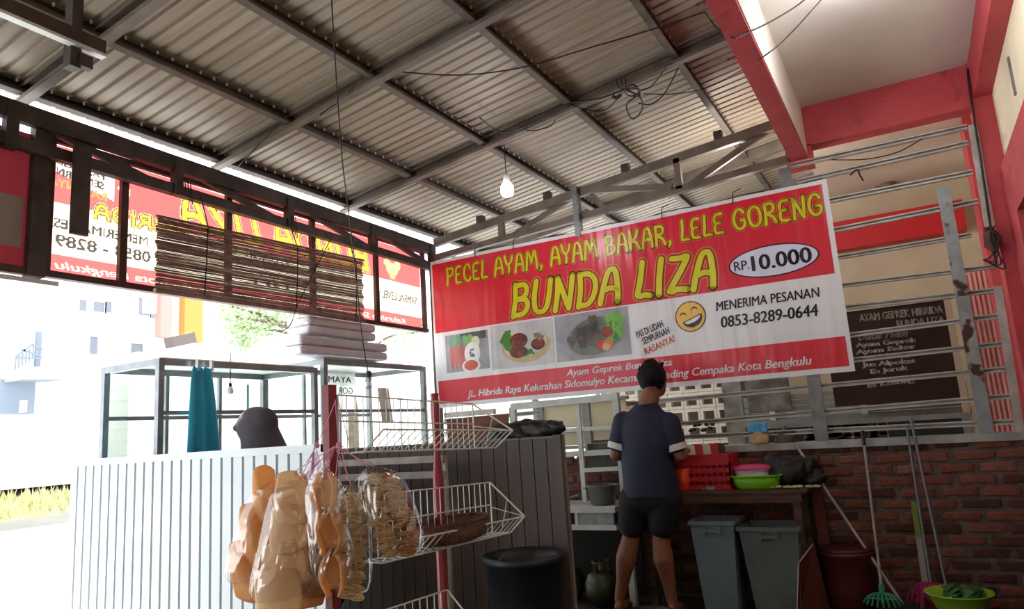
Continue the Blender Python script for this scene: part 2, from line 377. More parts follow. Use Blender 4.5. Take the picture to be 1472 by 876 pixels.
# ================================================================ RAIL SCREEN
rs = thing('steel_rail_screen', 'screen of long horizontal steel rails standing on the brick half wall', 'screen', (-.3, D, 1.07))
def rail(px0, py0, px1, py1, x0=None, dz=.028):
    a, b = at(px0, py0, 'Y', D), at(px1, py1, 'Y', D)
    sl = (b.z-a.z)/(b.x-a.x)
    if x0 is not None: a = Vector((x0, D, a.z+sl*(x0-a.x)))
    MB().chan(a, b, .034, dz+.006, flip=1, t=.005).build('rail', steel2, rs)
rail(1135, 239, 1390, 183); rail(1145, 262, 1392, 206); rail(1150, 297, 1398, 248); rail(1150, 341, 1406, 290)
rail(1155, 379, 1397, 338, dz=.02); rail(1160, 417, 1433, 383, dz=.02)
rail(1219, 442, 1437, 417, -3.8); rail(1223, 482, 1439, 454, -3.8); rail(1227, 518, 1446, 494, -3.8); rail(1184, 555, 1451, 530, -3.8)
rail(1188, 592, 1460, 569, -3.8); rail(1190, 619, 1466, 606, -3.8)
MB().bar((-3.8, D, 1.30), (-1.7, D, 1.30), .03, .02).build('rail', steel2, rs)
MB().box((-.66, D-.045, 1.068), (-.575, D-.018, 3.05)).build('post', steel, rs)
MB().box((.30, D-.05, 1.068), (.375, D-.02, 2.68)).build('post', rusty, rs, label='rust-spotted post standing in front of the rails')
p0, p1 = at(1398, 180, 'Y', D-.02), at(1428, 360, 'Y', D-.02); MB().bar(p1, p0, .05, .03).build('post', steel2, rs)
p0, p1 = at(1434, 412, 'Y', D-.04), at(1468, 632, 'Y', D-.04); MB().bar(p1, p0, .045, .03).build('post', steel2, rs)
for X in (-1.9, -2.85): MB().bar((X, D+.02, 1.07), (X, D+.02, 2.9), .04, .03).build('post', steel2, rs)
MB().bar((-3.84, D, 0), (-3.84, D, 3.0), .05, .05).build('corner_post', darkst, rs)
# bundle on rail near right column
jb = thing('rope_bundle', 'brown dirty bundle of cable and rope hanging beside the red column', 'bundle', at(1428, 380, 'Y', D-.08))
q = at(1425, 345, 'Y', D-.08)
MB().ball(q, .06, 10, 8, (.7, .6, 1.5), jit=.5).build('wrapped_core', mat('dirty rope', '6b4238', .9, 0, '4b2c26', 15, bump=.5), jb, True)
for k in range(4): MB().tube(spline([q+Vector((.02*k-.03, -.03, .08)), q+Vector((.05-.02*k, -.045, 0)), q+Vector((.02*k-.02, -.04, -.11-.03*k)), q+Vector((-.06, 0, -.12))]), .005, 5).build('loop', wire, jb)

# ---- vent block wall, pillar and boards beyond the screen
Yv = 7.2
vw = setting('wall_vent', (-2.2, Yv, .7)); vbm = mat('white vent block', 'dcd5c8', .8, 0, 'cabfae', 6)
ref = None
for i in range(9):
    for j in range(7):
        x = -2.95+i*.16; zz = .98+j*.16-.4*.0
        if ref is None:
            mb = MB(); w = .078
            for a, b in (((-w, -w), (w, -w+.03)), ((-w, w-.03), (w, w)), ((-w, -w+.03), (-w+.025, w-.03)), ((w-.025, -w+.03), (w, w-.03))):
                mb.box((a[0], -.04, a[1]), (b[0], .04, b[1]))
            me = bpy.data.meshes.new('vent_block'); me.from_pydata(mb.v, [], mb.f); me.materials.append(vbm); ref = me
        o = bpy.data.objects.new('vent_block', ref); COL.objects.link(o); o.parent = vw; o.location = Vector((x, Yv, zz))-ORG[vw.name]
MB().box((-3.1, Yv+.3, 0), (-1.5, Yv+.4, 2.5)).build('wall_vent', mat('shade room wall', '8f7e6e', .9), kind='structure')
MB().box((-3.1, Yv-.06, 0), (-1.68, Yv+.06, .90)).build('wall_vent', mat('salmon low wall', 'b07a5f', .9, 0, '97654d', 5), kind='structure')
MB().box((-1.66, Yv-.1, 0), (-1.48, Yv+.1, 2.5)).build('trim_11', mat('mossy grey plaster', '8a857c', .9, 0, '5a564e', 6, bump=.4), kind='structure')
shm = mat('grey rolling shutter', '8b8b8a', .5, .2, '757574', 6)
rsd = thing('rolling_shutter', 'grey metal panelled stall front behind the rails below the menu board', 'shutter', (-.6, 7.0, .9))
for k in range(9): MB().box((-1.45, 7.0, .98+.052*k), (.36, 7.03, 1.026+.052*k)).build('slat', shm, rsd)
for X in (-1.22, -.45): MB().box((X, 6.96, 0), (X+.05, 7.0, 1.6)).build('stile', whitep, rsd)
MB().box((-1.40, 6.95, 1.30), (-1.02, 6.99, 1.62)).build('dark_panel', mat('mouldy board', '4a463f', .9, 0, '7a766c', 8), rsd)
MB().box((-1.45, 6.93, 1.17), (.36, 6.97, 1.22)).build('cross_bar', shm, rsd)
MB().box((-1.45, 6.93, .60), (.36, 6.99, .95)).build('lower_panel', shm, rsd)

# ================================================================ TEXT TOOLS
def textmesh(s, bold=0.0, shear=0.0, space=1.0):
    cu_ = bpy.data.curves.new('t', 'FONT'); cu_.body = s; cu_.offset = 0; cu_.shear = shear; cu_.space_character = space; cu_.resolution_u = 3
    o = bpy.data.objects.new('t', cu_); COL.objects.link(o); bpy.context.view_layer.update()
    me = o.evaluated_get(bpy.context.evaluated_depsgraph_get()).to_mesh()
    vs = [(v.co.x, v.co.y) for v in me.vertices]; fs = [tuple(p.vertices) for p in me.polygons]
    o.to_mesh_clear() if False else None
    bpy.data.objects.remove(o); bpy.data.curves.remove(cu_)
    if bold:              # heavier strokes: the same outlines laid side by side
        n0 = len(vs); v0, f0 = list(vs), list(fs); b = bold*.85
        for dx, dy in ((-b, 0), (b, 0), (0, b*.5), (0, -b*.5)):
            k = len(vs); vs += [(x+dx, y+dy) for x, y in v0]; fs += [tuple(i+k for i in f) for f in f0]
    x0 = min(v[0] for v in vs); x1 = max(v[0] for v in vs); y0 = min(v[1] for v in vs); y1 = max(v[1] for v in vs)
    return [((a-x0)/(x1-x0), (b-y0)/(y1-y0)) for a, b in vs], fs
G = {  # groovy hand drawn capitals: strokes in a unit-high box, (width, strokes)
 'P': (.58, [[(.08, 0), (.12, .5), (.10, 1)], [(.10, .93), (.40, .95), (.52, .78), (.46, .58), (.14, .46)]]),
 'E': (.52, [[(.44, .95), (.18, .93), (.08, .72), (.12, .52), (.36, .52)], [(.12, .52), (.07, .30), (.12, .06), (.46, .03)]]),
 'C': (.58, [[(.50, .74), (.40, .95), (.20, .90), (.08, .62), (.09, .28), (.24, .05), (.44, .07), (.52, .24)]]),
 'L': (.48, [[(.16, 1), (.13, .5), (.08, .06), (.28, .06), (.44, .02)]]),
 'A': (.62, [[(.05, 0), (.10, .35), (.22, .86), (.34, .97), (.46, .86), (.55, .35), (.56, 0)], [(.12, .36), (.32, .42), (.52, .36)]]),
 'Y': (.58, [[(.05, 1), (.12, .68), (.28, .50), (.48, .70), (.54, 1)], [(.28, .50), (.30, .25), (.26, 0)]]),
 'M': (.80, [[(.06, 0), (.12, .5), (.16, .96), (.28, .85), (.38, .42), (.42, .42), (.54, .85), (.64, .96), (.70, .5), (.74, 0)]]),
 'B': (.60, [[(.08, 0), (.12, .5), (.08, 1)], [(.08, .95), (.38, .95), (.48, .76), (.38, .56), (.12, .52)], [(.14, .52), (.46, .48), (.54, .26), (.40, .05), (.08, .04)]]),
 'K': (.62, [[(.10, 1), (.13, .5), (.08, 0)], [(.52, .98), (.40, .65), (.15, .50), (.42, .36), (.56, 0)]]),
 'R': (.62, [[(.08, 0), (.12, .5), (.10, 1)], [(.10, .94), (.40, .94), (.50, .76), (.40, .56), (.15, .50), (.42, .32), (.56, 0)]]),
 'G': (.64, [[(.54, .78), (.42, .95), (.22, .92), (.08, .64), (.08, .30), (.24, .05), (.44, .06), (.56, .22), (.54, .42), (.36, .42)]]),
 'O': (.66, [[(.32, .96), (.12, .80), (.07, .45), (.16, .12), (.34, .03), (.54, .16), (.60, .50), (.52, .84), (.32, .96)]]),
 'N': (.64, [[(.08, 0), (.12, .5), (.10, .98)], [(.12, .92), (.28, .55), (.46, .10)], [(.50, .02), (.54, .5), (.56, 1)]]),
 'U': (.62, [[(.10, 1), (.07, .5), (.14, .12), (.32, .03), (.48, .14), (.54, .5), (.56, 1)]]),
 'D': (.64, [[(.10, 0), (.13, .5), (.08, .98)], [(.08, .94), (.36, .94), (.56, .72), (.57, .36), (.40, .06), (.10, .04)]]),
 'I': (.26, [[(.14, 1), (.11, .5), (.12, 0)]]),
 'Z': (.60, [[(.10, .95), (.34, .93), (.52, .95), (.36, .58), (.08, .05), (.30, .08), (.56, .04)]]),
 'H': (.62, [[(.08, 0), (.12, .5), (.10, 1)], [(.54, 0), (.50, .5), (.54, 1)], [(.12, .5), (.50, .5)]]),
 ',': (.24, [[(.12, .10), (.12, .0), (.04, -.14)]]), ' ': (.30, [])}
def groovy(text, shear=0):       # polylines normalised to 0..1 box, and its aspect (width per height)
    x = 0; out = []
    for ch in text:
        w, st = G[ch]
        for s in st: out.append([(p.x+x+shear*p.y, p.y) for p in spline([(a, b, 0) for a, b in s], 4)])
        x += w+.07
    return out, x
def strokes_mesh(lines, hw, W, H, place):          # lines in glyph units (height 1); W = glyph-unit width
    mb = MB()
    def pt(x, y): return place(x/W, y)
    for ln in lines:
        for (x0, y0), (x1, y1) in zip(ln, ln[1:]):
            dx, dy = x1-x0, y1-y0; l = math.hypot(dx, dy) or 1; nx, ny = -dy/l*hw, dx/l*hw
            mb.add([pt(x0+nx, y0+ny), pt(x1+nx, y1+ny), pt(x1-nx, y1-ny), pt(x0-nx, y0-ny)], [(3, 2, 1, 0)])
        for (x, y) in ln[::2]+[ln[-1]]:
            mb.add([pt(x+hw*math.cos(t*PI/5), y+hw*math.sin(t*PI/5)) for t in range(10)], [tuple(range(10))])
    return mb

# ================================================================ MAIN BANNER
BX0, BX1, BZ0, BZ1, BY = -3.80, -.345, 1.522, 2.885, D-.085
def wav(x, z):
    return .010*math.sin(x*2.3+z*1.1)+.006*math.sin(x*6.1+1)*(.4+.6*(BZ1-z))+.006*math.sin(x*11+2)*max(0, 1.9-z)*2
def bp(x, z, off=0): return Vector((x, BY-wav(x, z)-off, z))
def bmat(name, c, c2=None):
    m = mat('banner '+name, c, .28, 0, c2, 5, spec=.5)
    N, L = m.node_tree.nodes, m.node_tree.links; tc = N.new('ShaderNodeTexCoord'); mp = N.new('ShaderNodeMapping'); mp.inputs['Scale'].default_value = (1, 1, .12)
    n = N.new('ShaderNodeTexNoise'); n.inputs['Scale'].default_value = 7; n.inputs['Detail'].default_value = 2; b = N.new('ShaderNodeBump'); b.inputs['Strength'].default_value = .35; b.inputs['Distance'].default_value = .05
    L.new(tc.outputs['Object'], mp.inputs[0]); L.new(mp.outputs[0], n.inputs['Vector']); L.new(n.outputs[0], b.inputs['Height']); L.new(b.outputs[0], N['Principled BSDF'].inputs['Normal'])
    return m
b_red = bmat('red', 'cf2238'); b_wht = bmat('white', 'd3d4ea'); b_yel = bmat('yellow', 'd2c81e'); b_olv = bmat('dark outline', '4f3a10'); b_org = bmat('outline', 'd98a3a')
b_blk = bmat('ink', '16182e'); b_blu = bmat('blue ink', '23264f'); b_orn = bmat('orange ink', 'cf5f35'); b_wht2 = bmat('border white', 'dedee2')
bn = thing('banner', 'large red and white food stall banner hung on the rails with yellow lettering and prices', 'banner', (-2.07, BY, BZ0))
def patch(x0, z0, x1, z1, off, m, name, nu=40, nv=12, label=None):
    mb = MB(); mb.grid(lambda u, v: bp(x0+(x1-x0)*u, z0+(z1-z0)*v, off), nu, nv); return mb.build(name, m, bn, True, label=label)
patch(BX0, BZ0, BX1, BZ1, 0, b_wht2, 'sheet', 70, 26)
def bz(px, py): p = at(px, py, 'Y', BY); return p.x, p.z
patch(BX0+.02, 2.205, BX1-.035, 2.855, .0012, b_red, 'red_upper_band', 70, 16)
patch(BX0+.02, 1.56, BX1-.03, 1.765, .0012, b_red, 'red_lower_band', 70, 6)
def place_rect(x0, z0, x1, z1, off): return lambda u, v: bp(x0+(x1-x0)*u, z0+(z1-z0)*v, off)
def gro(text, x0, z0, x1, z1, hw, shear, nm):
    ln, Wd = groovy(text, shear)
    for k, (e, m) in enumerate(((.075, b_org), (.050, b_red), (.028, b_olv), (0, b_yel))):
        strokes_mesh(ln, hw+e, Wd, 1, place_rect(x0, z0, x1, z1, .0025+.0012*k)).build(nm if k == 3 else 'letter_outline', m, bn)
x0, z0 = bz(643, 413); x1, z1 = bz(1178, 277)
gro('PECEL AYAM, AYAM BAKAR, LELE GORENG', x0, 2.635, x1+.02, 2.795, .072, 0, 'lettering')
gro('BUNDA LIZA', bz(733, 458)[0]+.02, 2.245, bz(1031, 400)[0], 2.525, .080, .14, 'lettering')
def txt(s, x0, z0, x1, z1, m, bold=.02, shear=0, off=.003, rot=0, nm='lettering', space=1.0):
    vs, fs = textmesh(s, bold, shear, space); c, sn = math.cos(rot), math.sin(rot); mb = MB()
    for u, v in vs:
        a, b = (x1-x0)*u, (z1-z0)*v; mb.v.append(bp(x0+a*c-b*sn, z0+a*sn+b*c, off))
    mb.f = fs; return mb.build(nm, m, bn)
def ell(cx, cz, rx, rz, off, m, nm, n=40, rot=0, a0=0, a1=2*PI):
    mb = MB(); c, s = math.cos(rot), math.sin(rot); P_ = []
    for k in range(n):
        t = a0+(a1-a0)*k/(n if a1-a0 > 6 else n-1); a, b = rx*math.cos(t), rz*math.sin(t); P_.append(bp(cx+a*c-b*s, cz+a*s+b*c, off))
    mb.add([bp(cx, cz, off)]+P_, [(0, i+1, (i+1) % n+1) for i in range(n if a1-a0 > 6 else n-1)]); return mb.build(nm, m, bn)
cx, cz = bz(1111, 375)
ell(cx, cz, .315, .118, .0025, b_blk, 'price_oval_rim'); ell(cx, cz, .304, .108, .0035, b_wht, 'price_oval')
txt('RP.', cx-.275, cz-.035, cx-.165, cz+.035, b_blk, .01, off=.0045); txt('10.000', cx-.15, cz-.058, cx+.265, cz+.058, b_blk, .035, off=.0045)
txt('MENERIMA PESANAN', bz(1030, 450)[0], 2.055, bz(1180, 430)[0], 2.125, b_blk, .025, .1)
txt('0853-8289-0644', bz(1038, 480)[0], 1.925, bz(1179, 465)[0], 2.01, b_blk, .03, .1)
x, z = bz(916, 487); txt('PAS DI LIDAH', x, z, x+.235, z+.055, b_blu, .03, .15, rot=.30)
x, z = bz(925, 494); txt('SEMPURNAH', x, z-.012, x+.23, z+.043, b_blu, .03, .15, rot=.30)
x, z = bz(928, 511); txt('RASANYA!', x, z, x+.26, z+.055, b_orn, .03, .15, rot=.32)
cx, cz = bz(992, 455)
ell(cx, cz, .118, .118, .0025, b_blk, 'face_rim'); ell(cx, cz, .110, .110, .0035, bmat('face yellow', 'e8b850'), 'face_disc')
ell(cx+.01, cz-.012, .080, .072, .0045, b_blk, 'mouth', 24, .35, PI, 2*PI); ell(cx+.012, cz-.020, .066, .028, .0055, b_wht2, 'teeth', 16, .35, PI, 2*PI)
for sx, sz in ((-.055, .012), (.035, .045)):
    mb = MB(); r = .026
    ar = [(cx+sx+r*math.cos(t)*1, cz+sz+r*math.sin(t)) for t in [PI*k/8+.35 for k in range(9)]]
    for (a, b), (c, d) in zip(ar, ar[1:]):
        mb.add([bp(a, b, .005), bp(c, d, .005), bp(c, d-.012, .005), bp(a, b-.012, .005)], [(0, 1, 2, 3)])
    mb.build('eye', b_blk, bn)
txt('Ayam Geprek Bunda Liza', bz(815, 548)[0], 1.672, bz(966, 530)[0], 1.745, b_wht2, .03, .25)
txt('JL. Hibrida Raya Kelurahan Sidomulyo Kecamatan Gading Cempaka Kota Bengkulu', bz(672, 575)[0], 1.575, bz(1168, 525)[0]+.0, 1.655, b_wht2, .03, .25)
# printed food pictures
pg = bmat('photo grey', 'a6a7ae', '86878f'); pg2 = bmat('photo pale', 'c9c9cc', 'b5b6ba'); grn = bmat('lettuce', '4f8c34', '2f6a26'); grn2 = bmat('lettuce light', '86bd4c', '5f9c36')
meat = bmat('fried meat', '7c3222', '4c1c14'); tom = bmat('tomato', 'c8543c', 'a83c2c'); plate = bmat('plate', 'c9b48c', 'b29a70'); blkfish = bmat('charred fish', '2a2422', '6c645e'); sil = bmat('dish rim', '8f9290'); dkp = bmat('photo dark', '3c3f48', '5c5f68')
rng = random.Random(3)
def blobs(cx, cz, rx, rz, n, r, off, m, nm):
    mb = MB()
    for i in range(n):
        a = rng.uniform(0, 2*PI); q = math.sqrt(rng.random()); x, z = cx+rx*q*math.cos(a), cz+rz*q*math.sin(a); rr = r*rng.uniform(.6, 1.3)
        k = 9; mb.add([bp(x+rr*rng.uniform(.7, 1.2)*math.cos(2*PI*j/k), z+rr*rng.uniform(.7, 1.2)*math.sin(2*PI*j/k), off+i*.00002) for j in range(k)], [tuple(range(k))])
    mb.build(nm, m, bn)
x0, x1 = bz(641, 510)[0], bz(704, 510)[0]; patch(x0, 1.83, x1, 2.17, .002, pg, 'printed_photo', 12, 4); w = x1-x0
patch(x1-.30, 2.10, x1-.02, 2.17, .0024, dkp, 'printed_dark', 6, 2)
for k in range(4): ell(x0+.07+.045*k, 1.98, .024, .13, .0026, bmat('chilli', 'c8655c', 'b04a40'), 'printed_chilli')
blobs(x0+.13, 2.10, .10, .05, 14, .03, .003, bmat('leek', '6fa382', '5a8a60'), 'printed_leaves')
ell(x0+.27, 2.10, .045, .05, .0032, grn2, 'printed_cucumber'); ell(x0+.33, 2.08, .045, .05, .0034, bmat('cucumber', 'c5d3b4'), 'printed_cucumber')
ell(x0+.29, 1.98, .085, .10, .0038, b_wht2, 'printed_rice'); blobs(x0+.29, 1.99, .03, .04, 8, .012, .0042, dkp, 'printed_garnish')
ell(x0+.27, 1.87, .10, .06, .0040, b_wht2, 'printed_bowl'); ell(x0+.27, 1.875, .075, .045, .0045, tom, 'printed_sambal')
x0, x1 = bz(707, 505)[0], bz(797, 500)[0]; patch(x0, 1.81, x1, 2.19, .002, pg2, 'printed_photo', 12, 4)
cx, cz = (x0+x1)/2+.04, 1.985; ell(cx, cz, .235, .145, .0026, plate, 'printed_plate'); ell(cx, cz+.03, .20, .12, .003, pg2, 'printed_plate_well')
blobs(cx-.16, cz+.05, .06, .085, 26, .028, .0034, grn, 'printed_leaves'); ell(cx-.06, cz+.05, .085, .065, .004, meat, 'printed_chicken'); ell(cx-.07, cz-.045, .085, .055, .0044, meat, 'printed_chicken')
blobs(cx-.06, cz, .07, .08, 16, .012, .0048, bmat('glaze', 'a85a42', '6c2a1c'), 'printed_glaze')
ell(cx+.12, cz, .065, .05, .0042, meat, 'printed_sambal'); ell(cx+.12, cz+.012, .05, .032, .0047, bmat('sambal', '9c4c34', '7c2c1c'), 'printed_sambal'); blobs(cx+.14, cz+.07, .04, .03, 8, .022, .0049, bmat('twig', '6c5a44', '8c7a60'), 'printed_garnish')
blobs(cx+.03, cz-.06, .06, .02, 10, .02, .0039, grn, 'printed_leaves')
x0, x1 = bz(800, 500)[0], bz(906, 485)[0]; patch(x0, 1.81, x1, 2.195, .002, pg, 'printed_photo', 12, 4)
cx, cz = (x0+x1)/2+.02, 1.99; ell(cx, cz, .255, .165, .0026, sil, 'printed_dish', rot=.15); ell(cx, cz, .24, .15, .003, bmat('dish inner', '5a5c58', '77807a'), 'printed_dish_well', rot=.15)
blobs(cx+.18, cz+.06, .07, .10, 40, .032, .0036, grn2, 'printed_leaves'); blobs(cx+.19, cz+.03, .05, .08, 14, .02, .0041, grn, 'printed_leaves')
blobs(cx-.07, cz-.005, .15, .085, 70, .024, .0045, blkfish, 'printed_fish'); blobs(cx-.01, cz+.10, .04, .07, 18, .018, .006, blkfish, 'printed_fish')
ell(cx+.115, cz+.02, .05, .045, .006, bmat('sambal', '9c4c34'), 'printed_sambal'); ell(cx+.06, cz-.08, .045, .042, .0062, tom, 'printed_tomato'); ell(cx+.12, cz-.075, .045, .036, .0064, bmat('tomato cut', 'd8895c', 'c0643c'), 'printed_tomato'); ell(cx+.10, cz-.10, .035, .03, .0067, bmat('onion', 'd0a070'), 'printed_tomato')
# rope along the banner top, ties
rp = thing('banner_rope', 'thin black rope strung along the top edge of the main banner', 'rope', (-2.1, BY, 2.9))
MB().tube([bp(-3.82+.115*i, 2.890+.008*math.sin(i*1.3), -.004) for i in range(31)], .004, 5).build('rope_line', wire, rp)
for X, l in ((-3.30, .05), (-2.9, .09), (-1.55, .09), (-1.0, .06)):
    MB().tube([(X, BY-.012, 2.84), (X+.005, BY-.015, 2.90), (X+.01, BY-.01, 2.93), (X+.07, BY, 2.95)], .004, 5).build('tie', wire, rp)

# ================================================================ STREET BANNER (seen from behind), posts
res = .006; Y0, Y1, ZB0, ZB1 = 1.99, 5.36, 2.27, 3.005
ny, nz_ = int((Y1-Y0)/res), int((ZB1-ZB0)/res)
idx = np.zeros((nz_, ny), int)        # 0 red, 1 cream, 2 yellow, 3 ink, 4 white, 5 orange ink, 6 pale outline
yy = Y0+(np.arange(ny)+.5)*res; zz = ZB0+(np.arange(nz_)+.5)*res; YY, ZZ = np.meshgrid(yy, zz)
low = 2.375; top = 2.675
idx[(ZZ > low) & (ZZ < top)] = 1
idx[(ZZ > 2.86-.28*(YY-1.99)) & (YY < 2.36) & (ZZ < 2.92)] = 4
def rast_lines(lines, Wd, y0, z0, y1, z1, hw, code):     # text runs from y1 (left in text) to y0: mirrored for a viewer inside
    for ln in lines:
        for (a, b), (c, d) in zip(ln, ln[1:]):
            ya, za = y1+(y0-y1)*a/Wd, z0+(z1-z0)*b; yb, zb = y1+(y0-y1)*c/Wd, z0+(z1-z0)*d
            dx, dz = yb-ya, zb-za; l2 = dx*dx+dz*dz+1e-9
            t = np.clip(((YY-ya)*dx+(ZZ-za)*dz)/l2, 0, 1); dist = np.hypot(YY-ya-t*dx, ZZ-za-t*dz)
            idx[dist < hw] = code
def rast_text(s, y0, z0, y1, z1, code, bold=.02, shear=0, slope=0):
    vs, fs = textmesh(s, bold, shear); V = [(y1+(y0-y1)*u, z0+(z1-z0)*v+slope*u) for u, v in vs]
    for f in fs:
        for k in range(1, len(f)-1):
            A, B, C_ = V[f[0]], V[f[k]], V[f[k+1]]
            ya, yb = min(A[0], B[0], C_[0]), max(A[0], B[0], C_[0]); za, zb = min(A[1], B[1], C_[1]), max(A[1], B[1], C_[1])
            i0, i1 = max(0, int((ya-Y0)/res)), min(ny, int((yb-Y0)/res)+2); j0, j1 = max(0, int((za-ZB0)/res)), min(nz_, int((zb-ZB0)/res)+2)
            if i1 <= i0 or j1 <= j0: continue
            y_, z_ = YY[j0:j1, i0:i1], ZZ[j0:j1, i0:i1]
            e = lambda P_, Q_: (Q_[0]-P_[0])*(z_-P_[1])-(Q_[1]-P_[1])*(y_-P_[0])
            a, b, c = e(A, B), e(B, C_), e(C_, A); ins = ((a >= 0) & (b >= 0) & (c >= 0)) | ((a <= 0) & (b <= 0) & (c <= 0))
            idx[j0:j1, i0:i1][ins] = code
ln, Wd = groovy('BUNDA LIZA', .12)
for h_, c_ in ((.034, 6), (.027, 3), (.020, 2)): rast_lines(ln, Wd, 2.80, 2.715, 4.62, 2.92, h_, c_)
ln, Wd = groovy('HIBRIDA', 0)
for h_, c_ in ((.019, 6), (.014, 3), (.009, 2)): rast_lines(ln, Wd, 2.24, 2.635, 2.86, 2.715, h_, c_)
rast_text('MENERIMA PESANAN', 1.80, 2.53, 2.58, 2.585, 3)
rast_text('0853 - 8289 - 0644', 1.72, 2.425, 2.60, 2.495, 3, .03)
for i, s in enumerate(('ES DINGIN', 'JERUK PANAS', 'JUICE', 'DLL')): rast_text(s, 3.32-.1*(i % 2)+.1*(i > 1), 2.60-i*.062, 3.72, 2.645-i*.062, 3)
for i, s in enumerate(('NASI AYAM GEPREK', 'AYAM BAKAR')): rast_text(s, 2.85, 2.60-i*.062, 3.25, 2.645-i*.062, 3)
rast_text('SAMBAL LEVEL :', 4.74, 2.50, 5.29, 2.57, 3, .02)
rast_text('Kelurahan Sidomulyo Kecamatan Gading Cempaka Kota Bengkulu', 2.05, 2.285, 5.1, 2.345, 4, .02, .2)
rast_text('PAS DI LIDAH', 1.95, 2.87, 2.30, 2.915, 3, .03, slope=.03); rast_text('SEMPURNAH', 1.95, 2.81, 2.30, 2.855, 3, .03, slope=.03); rast_text('RASANYA!', 1.98, 2.74, 2.32, 2.79, 5, .03, slope=.03)
rast_text('RP', 2.38, 2.81, 2.46, 2.86, 4, .03)
# plain little hen print
for cy, cz_, ra, rb in ((4.93, 2.78, .085, .06), (5.01, 2.83, .045, .05), (4.86, 2.83, .05, .035), (4.93, 2.73, .05, .04)):
    idx[((YY-cy)/ra)**2+((ZZ-cz_)/rb)**2 < 1] = 6
for cy in (4.90, 4.96): idx[(abs(YY-cy) < .008) & (ZZ > 2.67) & (ZZ < 2.74)] = 5
sheetms = [sheetmat('backlit red', 'b84450', 'c25a58', .45), sheetmat('backlit cream', 'c8c0ac', 'c8c0a8', .45), sheetmat('backlit yellow', 'c08a30', 'cc9a40', .45), sheetmat('backlit ink', '3b3130', '4c4444', .4),  # print colours washed out, the bloom haze is put into them
           sheetmat('backlit white', 'c8c0b8', 'c8bcae', .45), sheetmat('backlit orange', 'b8703c', 'c0804c', .45), sheetmat('backlit pale outline', 'c09078', 'c89a78', .45)]
sb = thing('street_banner', 'backlit red and cream banner seen from behind on the street side with mirrored lettering', 'banner', (-3.96, 3.6, 2.2))
def bx(y, z): return -3.955+.008*math.sin(y*3.1+z*2)
mb = MB(); mb.v = [Vector((bx(Y0+i*res, 0), Y0+i*res, ZB0+j*res)) for j in range(nz_+1) for i in range(ny+1)]
mb.f = [(j*(ny+1)+i, j*(ny+1)+i+1, (j+1)*(ny+1)+i+1, (j+1)*(ny+1)+i) for j in range(nz_) for i in range(ny)]; mb.mi = idx.ravel().tolist()
mb.build('printed_sheet', sheetms, sb)
frm = mat('dark red brown frame', '4a2622', .6, 0, '371b18', 6)
for y in (1.99, 2.41, 3.15, 3.93, 4.68, 5.36): MB().box((-3.945, y-.022, 2.25), (-3.915, y+.022, 3.02)).build('frame_post', frm, sb)
MB().box((-3.945, 1.96, 2.235), (-3.90, 5.38, 2.272)).build('bottom_rail', frm, sb)
MB().box((-3.94, 1.96, 3.0), (-3.91, 5.38, 3.03)).build('top_rail', frm, sb)
sb2 = thing('side_banner', 'shaded dark red banner panel with a pale band at the far left edge', 'banner', (-3.9, 1.5, 2.2))
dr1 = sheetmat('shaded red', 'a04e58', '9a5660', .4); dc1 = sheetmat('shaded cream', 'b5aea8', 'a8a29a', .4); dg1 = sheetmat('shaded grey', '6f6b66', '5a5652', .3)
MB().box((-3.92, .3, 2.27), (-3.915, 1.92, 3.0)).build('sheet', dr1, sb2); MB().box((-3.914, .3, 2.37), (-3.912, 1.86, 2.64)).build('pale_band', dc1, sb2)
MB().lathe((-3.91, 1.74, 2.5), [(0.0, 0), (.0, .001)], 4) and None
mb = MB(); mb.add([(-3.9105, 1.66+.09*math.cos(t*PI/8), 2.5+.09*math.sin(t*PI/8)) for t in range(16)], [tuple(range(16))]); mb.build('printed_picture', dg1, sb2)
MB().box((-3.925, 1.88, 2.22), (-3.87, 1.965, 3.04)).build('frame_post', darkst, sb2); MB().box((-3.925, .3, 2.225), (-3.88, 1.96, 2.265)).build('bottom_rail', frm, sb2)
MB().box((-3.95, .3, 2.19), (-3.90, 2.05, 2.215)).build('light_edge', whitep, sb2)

# ---- bamboo blind
bl = thing('bamboo_blind', 'dark slatted bamboo blind hanging in front of the backlit street banner', 'blind', (-3.74, 3.4, 2.2))
slm = mat('brown bamboo slat', '8a6e60', .7, 0, '6a5046', 12)
mb = MB(); n = 68
for i in range(n):
    f = i/(n-1); zl = 2.645-.435*f; zr = 2.70-.48*f; j = random.uniform(-.002, .002); x = -3.745+.008*math.sin(i*.5)
    pts = []
    for k in range(7):
        t = k/6; pts.append((x+random.uniform(-.002, .002), 2.50+1.79*t+random.uniform(-.006, .006)*(k in (0, 6)), zl+(zr-zl)*t+j*.5+random.uniform(-.0009, .0009)))
    mb.tube(pts, .0037 if i % 5 else .0028, 5)
mb.build('slats', slm, bl, kind='stuff')
MB().tube([(-3.735, 2.49, 2.655), (-3.735, 4.30, 2.71)], .009, 6).build('top_pole', slm, bl)
MB().tube([(-3.735, 2.49, 2.205), (-3.735, 4.29, 2.215)], .016, 7).build('rolled_bottom', slm, bl)
for y, ztop in ((2.83, 2.90), (3.58, 2.87), (4.2, 2.86)):
    MB().tube([(-3.80, y, ztop), (-3.732, y+.01, 2.67), (-3.728, y, 2.43), (-3.732, y-.01, 2.22)], .004, 5).build('cord', wire, bl)
MB().tube(spline([(-3.73, 3.95, 2.85), (-3.72, 3.6, 2.3), (-3.72, 3.5, 2.1), (-3.74, 3.42, 2.05)]), .0035, 5).build('cord', wire, bl)

